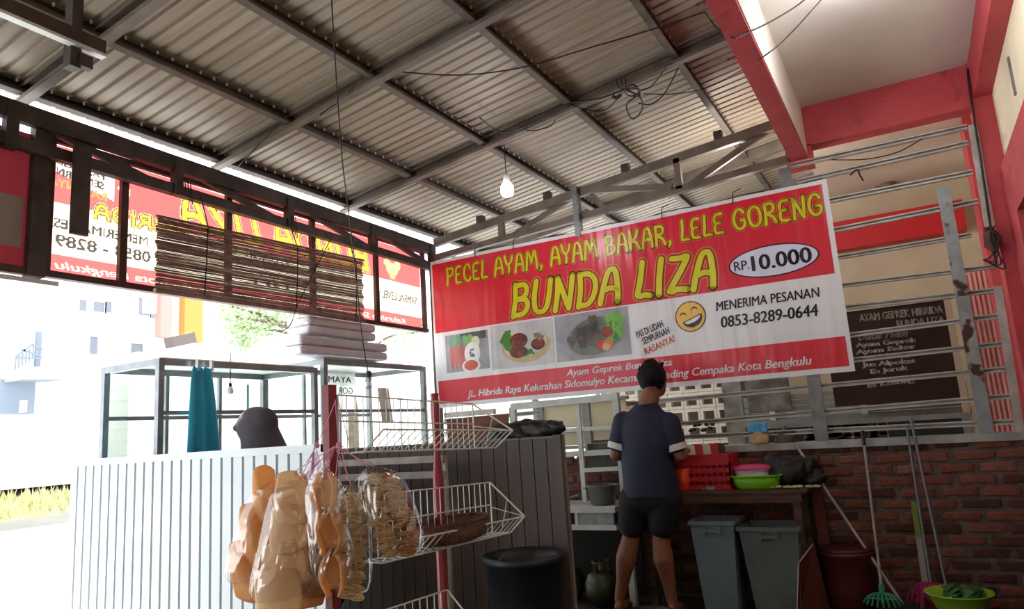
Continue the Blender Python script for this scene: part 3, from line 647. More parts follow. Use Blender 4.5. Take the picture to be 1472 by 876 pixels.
# ================================================================ GLASS CARTS on street side
alu = mat('aluminium profile', '8f9498', .35, .6, '7a7f83', 10)
glass = film('pale green glass', (.90, .97, .94), .10, .03, 0)
def cart(label, y0, y1, z1, back, shelf, postw, loc):
    c = thing('display_cart', label, 'cart', loc)
    x0, x1 = -3.86, back
    for x in (x0, x1):
        for y in (y0, y1): MB().box((x-postw/2, y-postw/2, 0), (x+postw/2, y+postw/2, z1)).build('post', alu, c)
        MB().bar((x, y0, z1-.02), (x, y1, z1-.02), .035, .04).build('top_rail', alu, c); MB().bar((x, y0, 1.51), (x, y1, 1.51), .025, .025).build('middle_rail', alu, c)
    for y in (y0, y1): MB().bar((x0, y, z1-.02), (x1, y, z1-.02), .035, .04).build('top_rail', alu, c)
    MB().box((x1, y0, z1), (x0, y1, z1+.01)).build('roof_board', mat('white board', 'd5d5d2', .6), c)
    MB().box((x1, y0, .86), (x0, y1, .92)).build('counter', alu, c)
    MB().box((x1-.01, y0, .1), (x1, y1, .86)).build('front_panel', whitep, c)
    ys = y0
    while ys < y1-.05:
        ye = min(ys+.42, y1); MB().box((x1-.004, ys+.01, .95), (x1+.002, ye-.01, z1-.06)).build('glass_pane', glass, c)
        if ye < y1: MB().box((x1-.012, ye-.012, .92), (x1+.012, ye+.012, z1-.03)).build('mullion', alu, c)
        ys = ye
    return c
c1 = cart('aluminium framed glass food cart beside the white ribbed partition', 2.62, 3.86, 1.83, -4.4, 1, .036, (-4.2, 3.2, 0))
c2 = cart('second glass food cart nearer the corner with foam packs on its roof', 3.96, 5.20, 1.90, -4.5, 1, .04, (-4.2, 4.6, 0))
for k in (0, 1): MB().box((-4.5+.1*k, 3.45+.25*k, .92), (-4.5+.1*k+.004, 3.47+.25*k, 1.75)).build('sliding_glass_edge', mat('glass edge green', '7fb5a5', .2), c1)
# foam packs
foam = mat('white foam', 'cfcfd4', .6, 0, 'c0c0c6', 6, bump=.1); wrap = film('clear wrap', (.97, .97, 1), .14, .15, .8, 12)
def foampack(lab, y0, y1, z0, h):
    t = thing('foam_pack', lab, 'package', (-3.95, (y0+y1)/2, z0), None)
    for k in range(2):
        mb = MB(); z = z0+k*h/2; mb.box((-4.0, y0, z+.002), (-3.78, y1, z+h/2-.004)); o = mb.build('foam_slab', foam, t); b = o.modifiers.new('b', 'BEVEL'); b.width = .018; b.segments = 2
    mb = MB(); mb.box((-4.01, y0-.012, z0), (-3.77, y1+.012, z0+h)); o = mb.build('plastic_wrap', wrap, t); b = o.modifiers.new('b', 'BEVEL'); b.width = .02; b.segments = 2
foampack('lower pack of white foam boxes wrapped in plastic on the cart roof', 3.66, 4.62, 1.915, .145)
foampack('upper pack of white foam boxes stacked on the lower one', 3.74, 4.48, 2.068, .14)
# teal cloth
tealm = mat('teal cloth', '2ea6c0', .75, 0, '2490b8', 4)
tc_ = thing('hanging_cloth', 'teal cloth clipped to the cart rail above the ribbed partition', 'cloth', (-3.80, 2.86, 1.28))
def tf(u, v):
    wd = .070+.070*(v**.7); s = (u-.5)*2
    return (-3.80+.02*math.sin(u*17)*(.4+.6*v), 2.86+s*wd*.9+.03*v, 1.79-.58*v-.015*abs(math.sin(u*9))*(1-v))
mb = MB(); mb.grid(tf, 40, 14); solid(mb.build('cloth', tealm, tc_, True), .004)
for y in (2.82, 2.92): MB().box((-3.81, y, 1.76), (-3.785, y+.012, 1.83)).build('clip', whitep, tc_)
def bulb(name, lab, p, top, m_glass, r=.03, lit=False, path=None):
    t = thing(name, lab, 'lamp', p); p = Vector(p)
    MB().tube(path or [Vector(top), p+Vector((0, 0, r*2.2))], .0035, 5).build('cord', wire, t)
    MB().lathe(p, [(r*.45, r*1.2), (r*.5, r*1.3), (r*.5, r*2.2), (r*.3, r*2.4)], 12).build('socket', whitep if lit else wire, t)
    MB().lathe(p, [(r*.3, -r*1.05), (r*.75, -r*.95), (r*.95, -r*.6), (r, 0), (r*.95, r*.5), (r*.7, r*.95), (r*.45, r*1.25)], 18).build('glass_bulb', m_glass, t, True)
    return t
clearb = film('clear bulb glass', (.9, .9, .92), .3, .05, 0)
q = at(331, 562, 'X', -4.1); bulb('light_bulb', 'small unlit bulb hanging inside the first glass cart', q, q+Vector((0, 0, .26)), whitep, .022)
pts = []
for i, (px, py) in enumerate([(476, -10), (484, 120), (492, 230), (502, 310), (514, 420), (520, 480), (530, 540)]):
    d = cr*((px-736)/FPX) - cu*((py-438)/FPX) + cw; pts.append(CAM+d*(3.1+.20*i))
q = pts[-1]-Vector((0, 0, .05)); bulb('light_bulb', 'clear unlit bulb on a long cable that drops from the roof', q, q, clearb, .032, path=spline(pts)+[q+Vector((0, 0, .07))])
q = at(729, 273, 'Y', 4.37); lit = mat('lit bulb', 'f4f0ff', emit=30)
bulb('light_bulb', 'glowing white bulb hanging from the roof rafter above the main banner', q, (q.x, q.y, 3.38), lit, .048, True)
ld = bpy.data.lights.new('bulb_light', 'POINT'); ld.energy = 3; ld.shadow_soft_size = .05; lo = bpy.data.objects.new('bulb_light', ld); COL.objects.link(lo); lo.location = q-Vector((0, 0, .09))
# mirrored lettering sheet by the cart, soft bottle
ps = thing('paper_sign', 'white sheet with mirrored grey lettering hung inside the second cart', 'sign', (-4.4, 4.3, 1.5))
A_ = at(466, 533, 'X', -4.45); B_ = at(512, 590, 'X', -4.45)
MB().box((-4.456, A_.y, B_.z), (-4.452, B_.y, A_.z)).build('sheet', sheetmat('paper', 'e8e8e8', 'f0f0f0', .5), ps)
def stxt(s, X, y0, z0, y1, z1, m, par, mirror=True, bold=.02):
    vs, fs = textmesh(s, bold); mb = MB(); mb.v = [Vector((X, (y1+(y0-y1)*u) if mirror else y0+(y1-y0)*u, z0+(z1-z0)*v)) for u, v in vs]; mb.f = fs; mb.build('lettering', m, par)
gi = mat('grey ink', '6f6d78', .8)
L_ = B_.y-A_.y; stxt('AYAM', -4.449, A_.y+.12*L_, A_.z-.10, B_.y-.14*L_, A_.z-.045, gi, ps); stxt('GOR', -4.449, A_.y+.42*L_, A_.z-.20, B_.y-.1*L_, A_.z-.14, gi, ps)
q = at(553, 585, 'X', -4.0)
mb = MB(); mb.grid(lambda u, v: (q.x+.03*math.sin(u*5), q.y-.09+.18*u+.05*v, q.z+.16-.30*v), 10, 8); solid(mb.build('beige_bag', mat('beige plastic', 'c9c4b4', .5), thing=('limp beige plastic bag hanging from the second cart', 'bag')), .005)

# ================================================================ RIBBED PARTITION (white) and dark partition
wp = thing('ribbed_partition', 'white ribbed metal sheet partition with a pale top rail', 'partition', (-3.2, 2.45, 0))
wpm = mat('white ribbed sheet', 'ccd6da', .45, .05, 'bfcacf', 3)
xa, xb = at(103, 665, 'Y', 2.45).x, at(470, 637, 'Y', 2.45).x
nr = 26; pt_ = (xb-xa)/nr
me = None
for k in range(nr):
    x = xa+k*pt_
    if me is None:
        mb = MB(); pf = [(0, 0), (pt_*.78, 0), (pt_*.82, .028), (pt_*.96, .028), (pt_, 0)]
        for (a, b), (c, d) in zip(pf, pf[1:]):
            mb.add([(a, b, .02), (c, d, .02), (c, d, 1.245), (a, b, 1.245)], [(0, 1, 2, 3)])
        me = bpy.data.meshes.new('panel_rib'); me.from_pydata(mb.v, [], mb.f); me.materials.append(wpm)
    o = bpy.data.objects.new('panel_rib', me); COL.objects.link(o); o.parent = wp; o.location = Vector((x, 2.45, 0))-ORG[wp.name]
MB().box((xa-.01, 2.44, 1.235), (xb+.01, 2.485, 1.272)).build('top_rail', wpm, wp)
MB().box((xa-.005, 2.455, 0), (xa+.03, 2.49, 1.24)).build('end_post', wpm, wp); MB().box((xb-.03, 2.44, 0), (xb+.012, 2.48, 1.27)).build('end_post', wpm, wp)
for z in (.1, .7): MB().box((xa, 2.475, z), (xb, 2.50, z+.04)).build('back_rail', wpm, wp)
dp = thing('dark_partition', 'dark brown grooved board partition behind the wire rack', 'partition', (-2.4, 3.3, 0))
dpm = mat('dark brown board', '544a47', .6, 0, '4a413e', 4, stretch=(6, 6, .6)); gm = mat('groove edge', '756a66', .6)
x = -3.12; me = None
while x < -1.64:
    if me is None:
        mb = MB(); mb.box((.003, 0, .0), (.077, .02, 1.225)); me = bpy.data.meshes.new('board'); me.from_pydata(mb.v, [], mb.f); me.materials.append(dpm)
    o = bpy.data.objects.new('board', me); COL.objects.link(o); o.parent = dp; o.location = Vector((x, 3.3+.001*(random.random()), 0))-ORG[dp.name]; x += .0795
MB().box((-3.14, 3.315, 0), (-1.60, 3.34, 1.235)).build('backing', gm, dp)
MB().box((-1.645, 3.295, 0), (-1.605, 3.345, 1.24)).build('edge_post', dpm, dp)
# angle bars at rack level
mb = thing('angle_bars', 'pair of grey horizontal angle bars behind the upper wire basket', 'bars', (-2.5, 3.05, 1.1))
for z in (1.155, 1.075): MB().bar((at(480, 660, 'Y', 3.1).x, 3.1, z), (at(637, 660, 'Y', 3.1).x, 3.1, z), .02, .035).build('bar', steel2, mb)
for s_ in (0, 1): X = (at(482, 660, 'Y', 3.1).x, at(635, 660, 'Y', 3.1).x)[s_]; MB().bar((X, 3.12, 0), (X, 3.12, 1.17), .03, .02).build('leg', steel2, mb)

# ================================================================ WIRE RACK
XR = -1.75
rk = thing('wire_rack', 'rack of white wire baskets on two maroon posts', 'rack', (XR, 2.3, 0))
mar = mat('maroon paint', '8c2233', .5, 0, '73202c', 6, bump=.1)
P1y, P2y = 1.84, 2.46
MB().bar((XR-.02, P1y, 0), (XR-.02, P1y, 1.47), .03, .04).build('post', mar, rk)
MB().tube([(XR-.02, P2y, 0), (XR-.02, P2y, 1.1), (XR-.02, P2y, 1.2), (XR-.02, P2y, 1.40), (XR-.02, P2y, 1.43), (XR-.02, P2y, 1.45)], [.022, .022, .014, .020, .016, .018], 8).build('post', mar, rk)
for yb in (P1y, P2y): MB().bar((XR-.2, yb, .02), (XR+.25, yb, .02), .03, .04).build('foot', mar, rk)
def basket(z0, y0, y1, dh, dep, droop, near_stay):
    # profile: back bottom, back top; tray: back bottom -> front bottom -> front lip
    bk = lambda y, t: Vector((XR, y, z0+dh*t-droop*(y-y0)))
    fb = lambda y: Vector((XR+dep*.55, y, z0-.0-droop*(y-y0))); fl = lambda y: Vector((XR+dep, y, z0+.07-droop*(y-y0)))
    b = thing_part = bpy.data.objects.new('basket', None); COL.objects.link(b); b.parent = rk; ORG[b.name] = ORG[rk.name]
    R, r = .0038, .0019
    for t in (1, .55, 0): MB().tube([bk(y0, t), bk(y1, t)], R*.85, 5).build('long_wire', white_wire, b)
    for f in (fb, fl): MB().tube([f(y0), f(y1)], R, 5).build('long_wire', white_wire, b)
    MB().tube([bk(y0, 0).lerp(fb(y0), .5), bk(y1, 0).lerp(fb(y1), .5)], r, 5).build('long_wire', white_wire, b)
    for y in (y0, y1):
        MB().tube([bk(y, 1), bk(y, 0), fb(y), fl(y)], R, 5).build('end_wire', white_wire, b)
        if y == y0 and not near_stay: continue
        MB().tube([bk(y, 1), fl(y)], R, 5).build('end_wire', white_wire, b); MB().tube([bk(y, .5), fl(y)], r, 5).build('end_wire', white_wire, b); MB().tube([bk(y, .95).lerp(fl(y), .5), bk(y, 0).lerp(fb(y), .5)], r, 5).build('end_wire', white_wire, b)
    n = max(6, int((y1-y0)/.042)); 
    for i in range(1, n):
        y = y0+(y1-y0)*i/n; MB().tube([bk(y, 1), bk(y, 0), fb(y), fl(y)], r, 4, False).build('cross_wire', white_wire, b)
    return b
basket(1.235, 1.86, 2.72, .20, .20, .035, 0)
basket(.86, 1.96, 2.83, .22, .17, .035, 0)
basket(.44, 1.96, 2.46, .24, .17, .035, 0)
tray = thing('woven_tray', 'round brown woven tray lying in the lower wire basket', 'tray', (XR+.07, 2.42, .86))
wv = mat('brown woven fibre', '6a4a3a', .9, 0, '4e352a', 30, bump=.7, bscale=90)
MB().lathe((XR+.075, 2.40, .862), [(.08, 0), (.105, .01), (.115, .075), (.108, .075), (.098, .014), (.0, .012)], 28, 1.0, 1.9).build('bowl', wv, tray, True)
MB().tube([(XR+.075+.112*math.cos(t*PI/12), 2.40+.213*math.sin(t*PI/12), .94) for t in range(24)], .007, 6, closed=True).build('rim', wv, tray)

# ================================================================ CRACKER BAGS hanging on pink strings
def crackmat(name, c, c2):
    m = mat(name, c, .55, 0, c2, 7, bump=.2, bscale=60); N, L = m.node_tree.nodes, m.node_tree.links; p = N['Principled BSDF']; t = N.new('ShaderNodeBsdfTranslucent'); x = N.new('ShaderNodeMixShader'); x.inputs[0].default_value = .45
    src = p.inputs['Base Color'].links[0].from_socket; L.new(src, t.inputs[0]); L.new(p.outputs[0], x.inputs[1]); L.new(t.outputs[0], x.inputs[2]); L.new(x.outputs[0], N['Material Output'].inputs[0]); return m
crk = crackmat('orange cracker', 'f4b66c', 'f6c684'); crk2 = crackmat('tan cracker', 'f7e0bc', 'f2d2a6'); crk3 = crackmat('golden cracker curl', 'f4ca8c', 'ecb878'); noodle = crackmat('pale curly cracker', 'fbe8bc', 'f3d49c'); noodle2 = crackmat('brown curly cracker', 'eabd86', 'dca868')
bagf = film('clear bag plastic', (.992, .985, .98), .17, .09, .9, 9)
pink = mat('pink string', 'c98aa8', .6)
def P_(px, py, dist):
    d = (cr*((px-736)/FPX) - cu*((py-438)/FPX) + cw); return CAM+d*dist
VX = cr.copy(); VX.z = 0; VX.normalize(); VF = Vector((cw.x, cw.y, 0)).normalized(); VU = Vector((0, 0, 1))
def bag(lab, outline, dist, content, knot, seed):
    # outline: (cx, y, halfwidth) in measured picture units down the bag, turned into real sizes at that distance
    rn = random.Random(seed); cs = [(P_(cx, y, dist), hw/FPX*dist) for cx, y, hw in outline]
    t = thing('cracker_bag', lab, 'bag of crackers', cs[-1][0], 'bags of crackers hanging from the rack')
    content(t, cs, rn)
    mb = MB(); n = 20; 
    for c, w in [(P_(knot[0], knot[1], dist), .006)]+cs:
        for k in range(n):
            a = 2*PI*k/n; cr_ = 1+.09*noise.noise(Vector((a*2.2, c.z*14, seed)))+.05*math.sin(5*a+c.z*30)
            mb.v.append(c+VX*math.cos(a)*(w+.017)*cr_+VF*math.sin(a)*(w*.75+.014)*cr_)
    m_ = len(cs)+1
    for i in range(m_-1):
        for k in range(n): mb.f.append((i*n+k, i*n+(k+1) % n, (i+1)*n+(k+1) % n, (i+1)*n+k))
    mb.f.append(tuple((m_-1)*n+k for k in range(n)))
    o = mb.build('plastic_bag', bagf, t, True); ss = o.modifiers.new('s', 'SUBSURF'); ss.levels = ss.render_levels = 1
    kn = P_(knot[0], knot[1], dist); mb = MB()
    for k in range(7):
        a = k*.9; mb.add([kn, kn+VX*.022*math.cos(a)+VU*(.012+.018*abs(math.sin(a*1.7)))+VF*.015*math.sin(a), kn+VX*.022*math.cos(a+.5)+VU*(.010+.02*abs(math.cos(a)))+VF*.015*math.sin(a+.5)], [(0, 1, 2)])
    mb.build('gathered_neck', bagf, t)
    MB().tube([kn, kn.lerp(HOOK, .5)+VX*.002, HOOK], .0016, 5).build('string', pink, t)
    return t
def sheets(m, n, tall, tw):
    def f(t, cs, rn):
        top, bot = cs[0][0], cs[-1][0]
        for i in range(n):
            fct = (i+.5)/n; j = fct*(len(cs)-1); a = int(j); b = min(a+1, len(cs)-1); c = cs[a][0].lerp(cs[b][0], j-a); w = cs[a][1]*(1-(j-a))+cs[b][1]*(j-a)
            w *= rn.uniform(.86, .97); h = tall*rn.uniform(.85, 1.15); ph = rn.uniform(0, 6); tlt = rn.uniform(-.25, .25); off = rn.uniform(-.3, .3)*w; dz = -VF*(w*.34*(1 if i % 2 else .55))
            mb = MB()
            def g(u, v):
                s, q = (u-.5)*2, (v-.5)*2; rad = max(abs(s), abs(q)); s2 = s*math.sqrt(max(0, 1-.28*q*q)); q2 = q*math.sqrt(max(0, 1-.28*s*s))
                return c+VX*(s2*w*.96+q2*h*tlt*.3)+VU*(q2*h+s2*tlt*w*.4)+dz*(1-.95*s2*s2)+VF*(.010*math.sin(s2*tw+ph+q2*2)+.008*math.sin(q2*tw*1.2+ph))
            mb.grid(g, 14, 12); o = mb.build('cracker', m, t, True); solid(o, .007, 0)
    return f
def curls(m, n):
    def f(t, cs, rn):
        for i in range(n):
            fct = (i+.5)/n; j = fct*(len(cs)-1); a = int(j); b = min(a+1, len(cs)-1); c = cs[a][0].lerp(cs[b][0], j-a); w = (cs[a][1]*(1-(j-a))+cs[b][1]*(j-a))*.86
            mb = MB(); ph = rn.uniform(0, 6); K = 16; fl = 1 if i % 2 else -1; hh = w*1.5
            for s in (-1, 1):      # two folded ribbons making a loop
                def g(u, v, s=s):
                    th = u*PI; return c+VX*(s*w*(.35+.45*math.sin(th))+.006*math.sin(6*u+ph))+VU*(hh*(1-2*u))+VF*((v-.5)*w*.9+fl*.2*w*math.sin(th*2+ph))-VF*.2*w
                mb.grid(g, K, 4)
            def g2(u, v): return c+VX*((u-.5)*w*1.7)+VU*(hh*(v-.5)*1.5)+VF*(.35*w+.1*w*math.sin(u*5+ph))
            mb.grid(g2, 8, 6)
            o = mb.build('cracker', m, t, True); solid(o, .007, 0)
    return f
def rings(ms, n, cols):
    def f(t, cs, rn):
        src = {}
        for i in range(n):
            fct = (i+.5)/n; j = fct*(len(cs)-1); a = int(j); b = min(a+1, len(cs)-1); c = cs[a][0].lerp(cs[b][0], j-a); w = cs[a][1]*(1-(j-a))+cs[b][1]*(j-a)
            for col_ in range(cols):
                r = w/cols*.95; cc = c+VX*((col_-(cols-1)/2)*2*w/cols*.93)+VU*rn.uniform(-.004, .004)
                key = col_ % len(ms)
                if (key, i % 3) not in src:
                    mb = MB(); pts = []; K = 100; rr = random.Random(i*5+col_)
                    for k in range(K):
                        th = 2*PI*k/K*6; th2 = 2*PI*k/K; R_ = .66+.30*math.sin(th2*13+i)
                        pts.append(Vector((math.cos(th)*R_, math.sin(th)*R_*.8, .22*math.sin(th2*7+i*2)+.10*math.sin(th*1.7))))
                    mb.tube(pts, .066, 5, closed=True)
                    me = bpy.data.meshes.new('curly_cracker'); me.from_pydata(mb.v, [], mb.f); me.materials.append(ms[key]); me.polygons.foreach_set('use_smooth', [True]*len(me.polygons)); src[(key, i % 3)] = me
                o = bpy.data.objects.new('curly_cracker', src[(key, i % 3)]); COL.objects.link(o); o.parent = t; o.location = cc-ORG[t.name]; o.scale = (r*1.03, r, r*.72)
                o.rotation_euler = (rn.uniform(-.35, .15)-.35, rn.uniform(-.15, .15), YAW+rn.uniform(-.5, .5))
    return f
HOOK = P_(481, 642, 2.30)
bag('leftmost bag, orange wide flat crackers in clear plastic', [(385, 702, 14), (379, 728, 22), (370, 770, 27), (360, 810, 31), (352, 842, 24)], 2.40, sheets(crk, 3, .105, 2.2), (404, 690), 1)
bag('second bag from the left, tan rounded crackers stacked in clear plastic', [(421, 700, 22), (420, 725, 29), (414, 765, 31), (410, 805, 36), (402, 845, 40), (398, 866, 32)], 2.28, sheets(crk2, 4, .075, 1.4), (432, 690), 2)
bag('middle bag, folded golden crackers with curled edges', [(467, 690, 16), (467, 712, 23), (470, 745, 24), (476, 785, 25), (480, 820, 24), (478, 848, 18)], 2.22, curls(crk3, 3), (463, 676), 3)
bag('narrow bag, pale curly noodle crackers beside the golden ones', [(505, 712, 16), (508, 740, 20), (507, 780, 21), (506, 820, 22), (505, 862, 20)], 2.30, rings([noodle], 15, 1), (505, 697), 4)
bag('rightmost bag, double column of curly noodle crackers resting by the lower basket', [(545, 680, 24), (552, 710, 31), (562, 745, 36), (572, 780, 34), (574, 802, 24)], 2.26, rings([noodle, noodle2], 13, 2), (538, 672), 5)
bag('hindmost bag, brown flat crackers hanging behind the tan bag', [(452, 760, 22), (450, 800, 30), (446, 840, 34), (440, 862, 26)], 2.36, sheets(crackmat('brown cracker', 'd8a070', 'cc9060'), 4, .05, 2), (462, 700), 6)
st = thing('pink_strings', 'bundle of pink plastic strings tied to the near corner of the rack', 'string', HOOK)
h2 = P_(483, 575, 2.27)
for k, (a, b) in enumerate((((483, 575), (455, 640)), ((482, 575), (487, 640)), ((455, 640), (430, 690)), ((452, 640), (445, 690)), ((487, 640), (482, 690)), ((490, 645), (505, 700)), ((490, 640), (530, 672)), ((455, 640), (440, 665)), ((486, 575), (503, 640)))):
    MB().tube(sag(P_(*a, 2.26), P_(*b, 2.26), .004, 4), .0014, 4).build('strand', pink, st)
for (px, py) in ((455, 641), (487, 641)): MB().ball(P_(px, py, 2.26), .010, 8, 6, jit=.3).build('knot', pink, st)
mb = MB(); A2 = [P_(455, 645, 2.27), P_(437, 690, 2.27), P_(452, 692, 2.27), P_(462, 668, 2.27)]; mb.add(A2, [(0, 1, 2, 3)]); solid(mb.build('plastic_strip', film('pink film', (.95, .8, .87), .2, .3, .6), st), .001)

# ================================================================ HIJAB WORKER
hq = at(372, 615, 'Y', 2.95)
wk = thing('person', 'person in a dark grey headscarf bending over the cart behind the white partition', 'person', (hq.x+.05, 2.95, 0))
skin = mat('skin', '9c6a50', .55, 0, '8c5b44', 4); hijm = mat('dark grey headscarf', '4a4650', .8, 0, '3c3943', 5, bump=.1); top_ = mat('dark tunic', '3b3a44', .85)
def cap(mb, a, b, ra, rb, n=14, sx=1, seg=5, up=None):
    a, b = Vector(a), Vector(b); d = (b-a); L_ = d.length; d.normalize()
    pts = []; rs_ = []
    for k in range(4): t = (k+.3)/4.2; pts.append(a-d*ra*math.cos(t*PI/2)); rs_.append(ra*math.sin(t*PI/2))
    for k in range(seg+1): t = k/seg; pts.append(a.lerp(b, t)); rs_.append(ra+(rb-ra)*t)
    for k in range(3, -1, -1): t = (k+.3)/4.2; pts.append(b+d*rb*math.cos(t*PI/2)); rs_.append(rb*math.sin(t*PI/2))
    mb.tube(pts, rs_, n)
hd = Vector((hq.x-.03, 2.95, hq.z-.0)); sh = hd+Vector((.07, .02, -.24)); hip = Vector((sh.x+.36, 2.98, .82))
B = MB(); cap(B, hip, sh, .16, .15, 16); B.ball(hd, .098, 16, 12, (1, .85, 1.15)); cap(B, hd+Vector((.03, 0, -.03)), sh, .055, .065)
for s in (-1, 1):
    S = sh+Vector((0, .17*s, -.03)); E = S+Vector((-.12, .04*s, -.25)); H = E+Vector((-.22, -.03*s, -.02)); cap(B, S, E, .05, .04); cap(B, E, H, .038, .026); cap(B, H, H+Vector((-.08, 0, -.01)), .032, .028)
    for k in range(4): cap(B, H+Vector((-.08, -.025+.017*k, -.01)), H+Vector((-.14+.008*abs(k-1), -.028+.019*k, -.03)), .009, .007, 8, seg=2)
    cap(B, H+Vector((-.03, -.03*s, 0)), H+Vector((-.085, -.05*s, -.015)), .010, .008, 8, seg=2)
    K = hip+Vector((-.06, .10*s, -.38)); F_ = Vector((K.x+.02, K.y, .06)); cap(B, hip+Vector((0, .09*s, -.05)), K, .09, .06); cap(B, K, F_, .055, .036); cap(B, F_+Vector((0, 0, -.02)), F_+Vector((-.16, 0, -.025)), .036, .03)
B.ball(hd+Vector((-.10, 0, -.015)), .016, 8, 6)
remeshed('body', B, skin, wk, .010, 3)
H_ = MB(); H_.ball(hd+Vector((.01, 0, .01)), .118, 20, 14, (1.08, .9, .98)); H_.ball(hd+Vector((.06, 0, .02)), .098, 20, 14, (1, .9, 1)); cap(H_, hd+Vector((.035, 0, -.03)), sh+Vector((.03, 0, -.03)), .11, .155, 18); cap(H_, hd+Vector((-.03, 0, .030)), hd+Vector((-.165, 0, .008)), .085, .024, 14)
remeshed('headscarf', H_, hijm, wk, .010, 8)
T_ = MB(); cap(T_, hip+Vector((0, 0, -.3)), sh+Vector((0, 0, -.02)), .19, .175, 18)
for s in (-1, 1): S = sh+Vector((0, .17*s, -.03)); cap(T_, S, S+Vector((-.12, .04*s, -.25)), .065, .055)
remeshed('tunic', T_, top_, wk, .014, 6)
for s in (-1, 1): MB().ball(hd+Vector((-.088, .03*s, .012)), .010, 8, 6).build('eye', black, wk)

# ================================================================ MAN IN NAVY SHIRT (back to the viewer)
MY = 4.82
mn = thing('person', 'man seen from behind in navy t-shirt and black shorts at the kitchen table', 'person', (-1.78, MY, 0))
mskin = mat('warm brown skin', '8a543c', .5, 0, '7a4833', 4); navy = mat('navy shirt', '14183c', .7, 0, '101330', 6, bump=.1); blk = mat('black shorts', '09090e', .8, 0, '101018', 6); hairm = mat('black hair', '0a0809', .7, 0, '100e0e', 40, bump=.3, bscale=160, spec=.2)
def A3(px, py, dy=0): return at(px, py, 'Y', MY+dy)
head = A3(938, 548, .03); neck = A3(929, 578, -.02)
B = MB(); rt = Matrix.Rotation(-.30, 3, 'X')
B.ball(head, .098, 18, 14, (.80, 1.0, 1.18), rt)              # skull
B.ball(head+Vector((.02, .05, -.05)), .065, 14, 10, (.85, .9, 1.0))   # jaw and face
B.ball(head+Vector((.04, .112, -.02)), .016, 8, 6, (.7, 1.2, 1))
for s in (-1, 1): B.ball(head+Vector((.078*s+.006, .012, -.018)), .030, 10, 8, (.35, .7, 1.15))
cap(B, head+Vector((-.004, -.015, -.06)), neck+Vector((0, 0, -.05)), .062, .070, 16)
shL, shR = A3(897, 606), A3(961, 608); ch = (shL+shR)/2
for s, sd_ in ((-1, shL), (1, shR)):
    pass
elL, elR = A3(885, 655, -.03), A3(977, 656, .0); wrL = elL+Vector((.10, .22, -.01)); wrR = elR+Vector((-.03, .24, .02))
hipL, hipR = A3(913, 712), A3(957, 712); knL, knR = A3(906, 776, .01), A3(950, 776, .01); anL, anR = Vector((-1.99, MY+.01, .085)), A3(966, 862, .02); anR.z = .085
B.ball(ch+Vector((0, .01, -.10)), .17, 18, 12, (.95, .60, .9)); B.ball((hipL+hipR)/2+Vector((0, .01, .06)), .14, 18, 12, (1.05, .7, 1)); cap(B, ch+Vector((0, 0, -.1)), (hipL+hipR)/2+Vector((0, 0, .05)), .10, .10, 18)
cap(B, shL, shR, .055, .055, 14)
for S, E, Wt, sg in ((shL, elL, wrL, -1), (shR, elR, wrR, 1)):
    cap(B, S, E, .050, .040, 14); cap(B, E, E.lerp(Wt, .35), .038, .042, 12); cap(B, E.lerp(Wt, .35), Wt, .042, .026, 12)
    d = (Wt-E).normalized(); side = d.cross(VU).normalized(); pc = Wt+d*.045; cap(B, Wt, Wt+d*.075, .027, .030, 12); cap(B, Wt+d*.02+side*.018, Wt+d*.08+side*.024, .018, .018, 10); cap(B, Wt+d*.02-side*.018, Wt+d*.08-side*.024, .018, .018, 10)
    for k in range(4):
        o_ = side*(-.030+.020*k); l_ = (.035, .042, .038, .028)[k]; a_ = Wt+d*.085+o_; b_ = a_+d*l_-VU*.008; cap(B, a_, b_, .0095, .0085, 8, seg=2); cap(B, b_, b_+d*l_*.4-VU*.028, .0085, .007, 8, seg=2)
    a_ = Wt+d*.03-side*.03*sg; b_ = a_+d*.03-side*.022*sg-VU*.01; cap(B, a_, b_, .012, .010, 8, seg=2); cap(B, b_, b_+d*.03-VU*.01, .010, .008, 8, seg=2)
for Hh, K, An in ((hipL, knL, anL), (hipR, knR, anR)):
    cap(B, Hh, K, .078, .056, 16); cap(B, K, K.lerp(An, .30)+Vector((0, -.020, 0)), .060, .070, 14); cap(B, K.lerp(An, .30)+Vector((0, -.020, 0)), K.lerp(An, .62)+Vector((0, -.006, 0)), .070, .050, 14); cap(B, K.lerp(An, .6), An, .050, .036, 14)
    B.ball(An+Vector((0, -.02, -.045)), .036, 12, 8, (.9, 1.1, 1)); cap(B, An+Vector((0, .0, -.045)), An+Vector((0, .15, -.058)), .038, .026, 12)
    for k in range(5): cap(B, An+Vector((-.028+.014*k, .15, -.062)), An+Vector((-.032+.016*k, .185-.006*k, -.066)), .011, .008, 8, seg=2)
remeshed('body', B, mskin, mn, .0072, 3)
Hr = MB(); Hr.ball(head+Vector((.002, -.010, .026)), .112, 20, 14, (.93, 1.0, .98), rt, jit=.12); Hr.ball(head+Vector((.01, .055, .075)), .06, 12, 8, (1.1, 1, .6), jit=.3); Hr.ball(head+Vector((0, -.042, .0)), .082, 12, 8, (.98, .75, .85))
for k in range(26):
    a_ = random.uniform(0, 2*PI); b_ = random.uniform(.1, 1.0); v = Vector((.088*math.cos(a_)*math.sin(b_), .10*math.sin(a_)*math.sin(b_), .10*math.cos(b_)+.035)); cap(Hr, head+v, head+v*1.08+Vector((random.uniform(-.02, .02), 0, .004)), .022, .012, 8, seg=2)
remeshed('hair', Hr, hairm, mn, .007, 2)
for s in (-1, 1): MB().ball(head+Vector((.02+.03*s, .108, .0)), .009, 8, 6).build('eye', black, mn)
Sh = MB(); Sh.ball(ch+Vector((0, 0, .035)), .12, 18, 12, (1.25, .75, .5)); hm = (hipL+hipR)/2+Vector((0, 0, -.02))
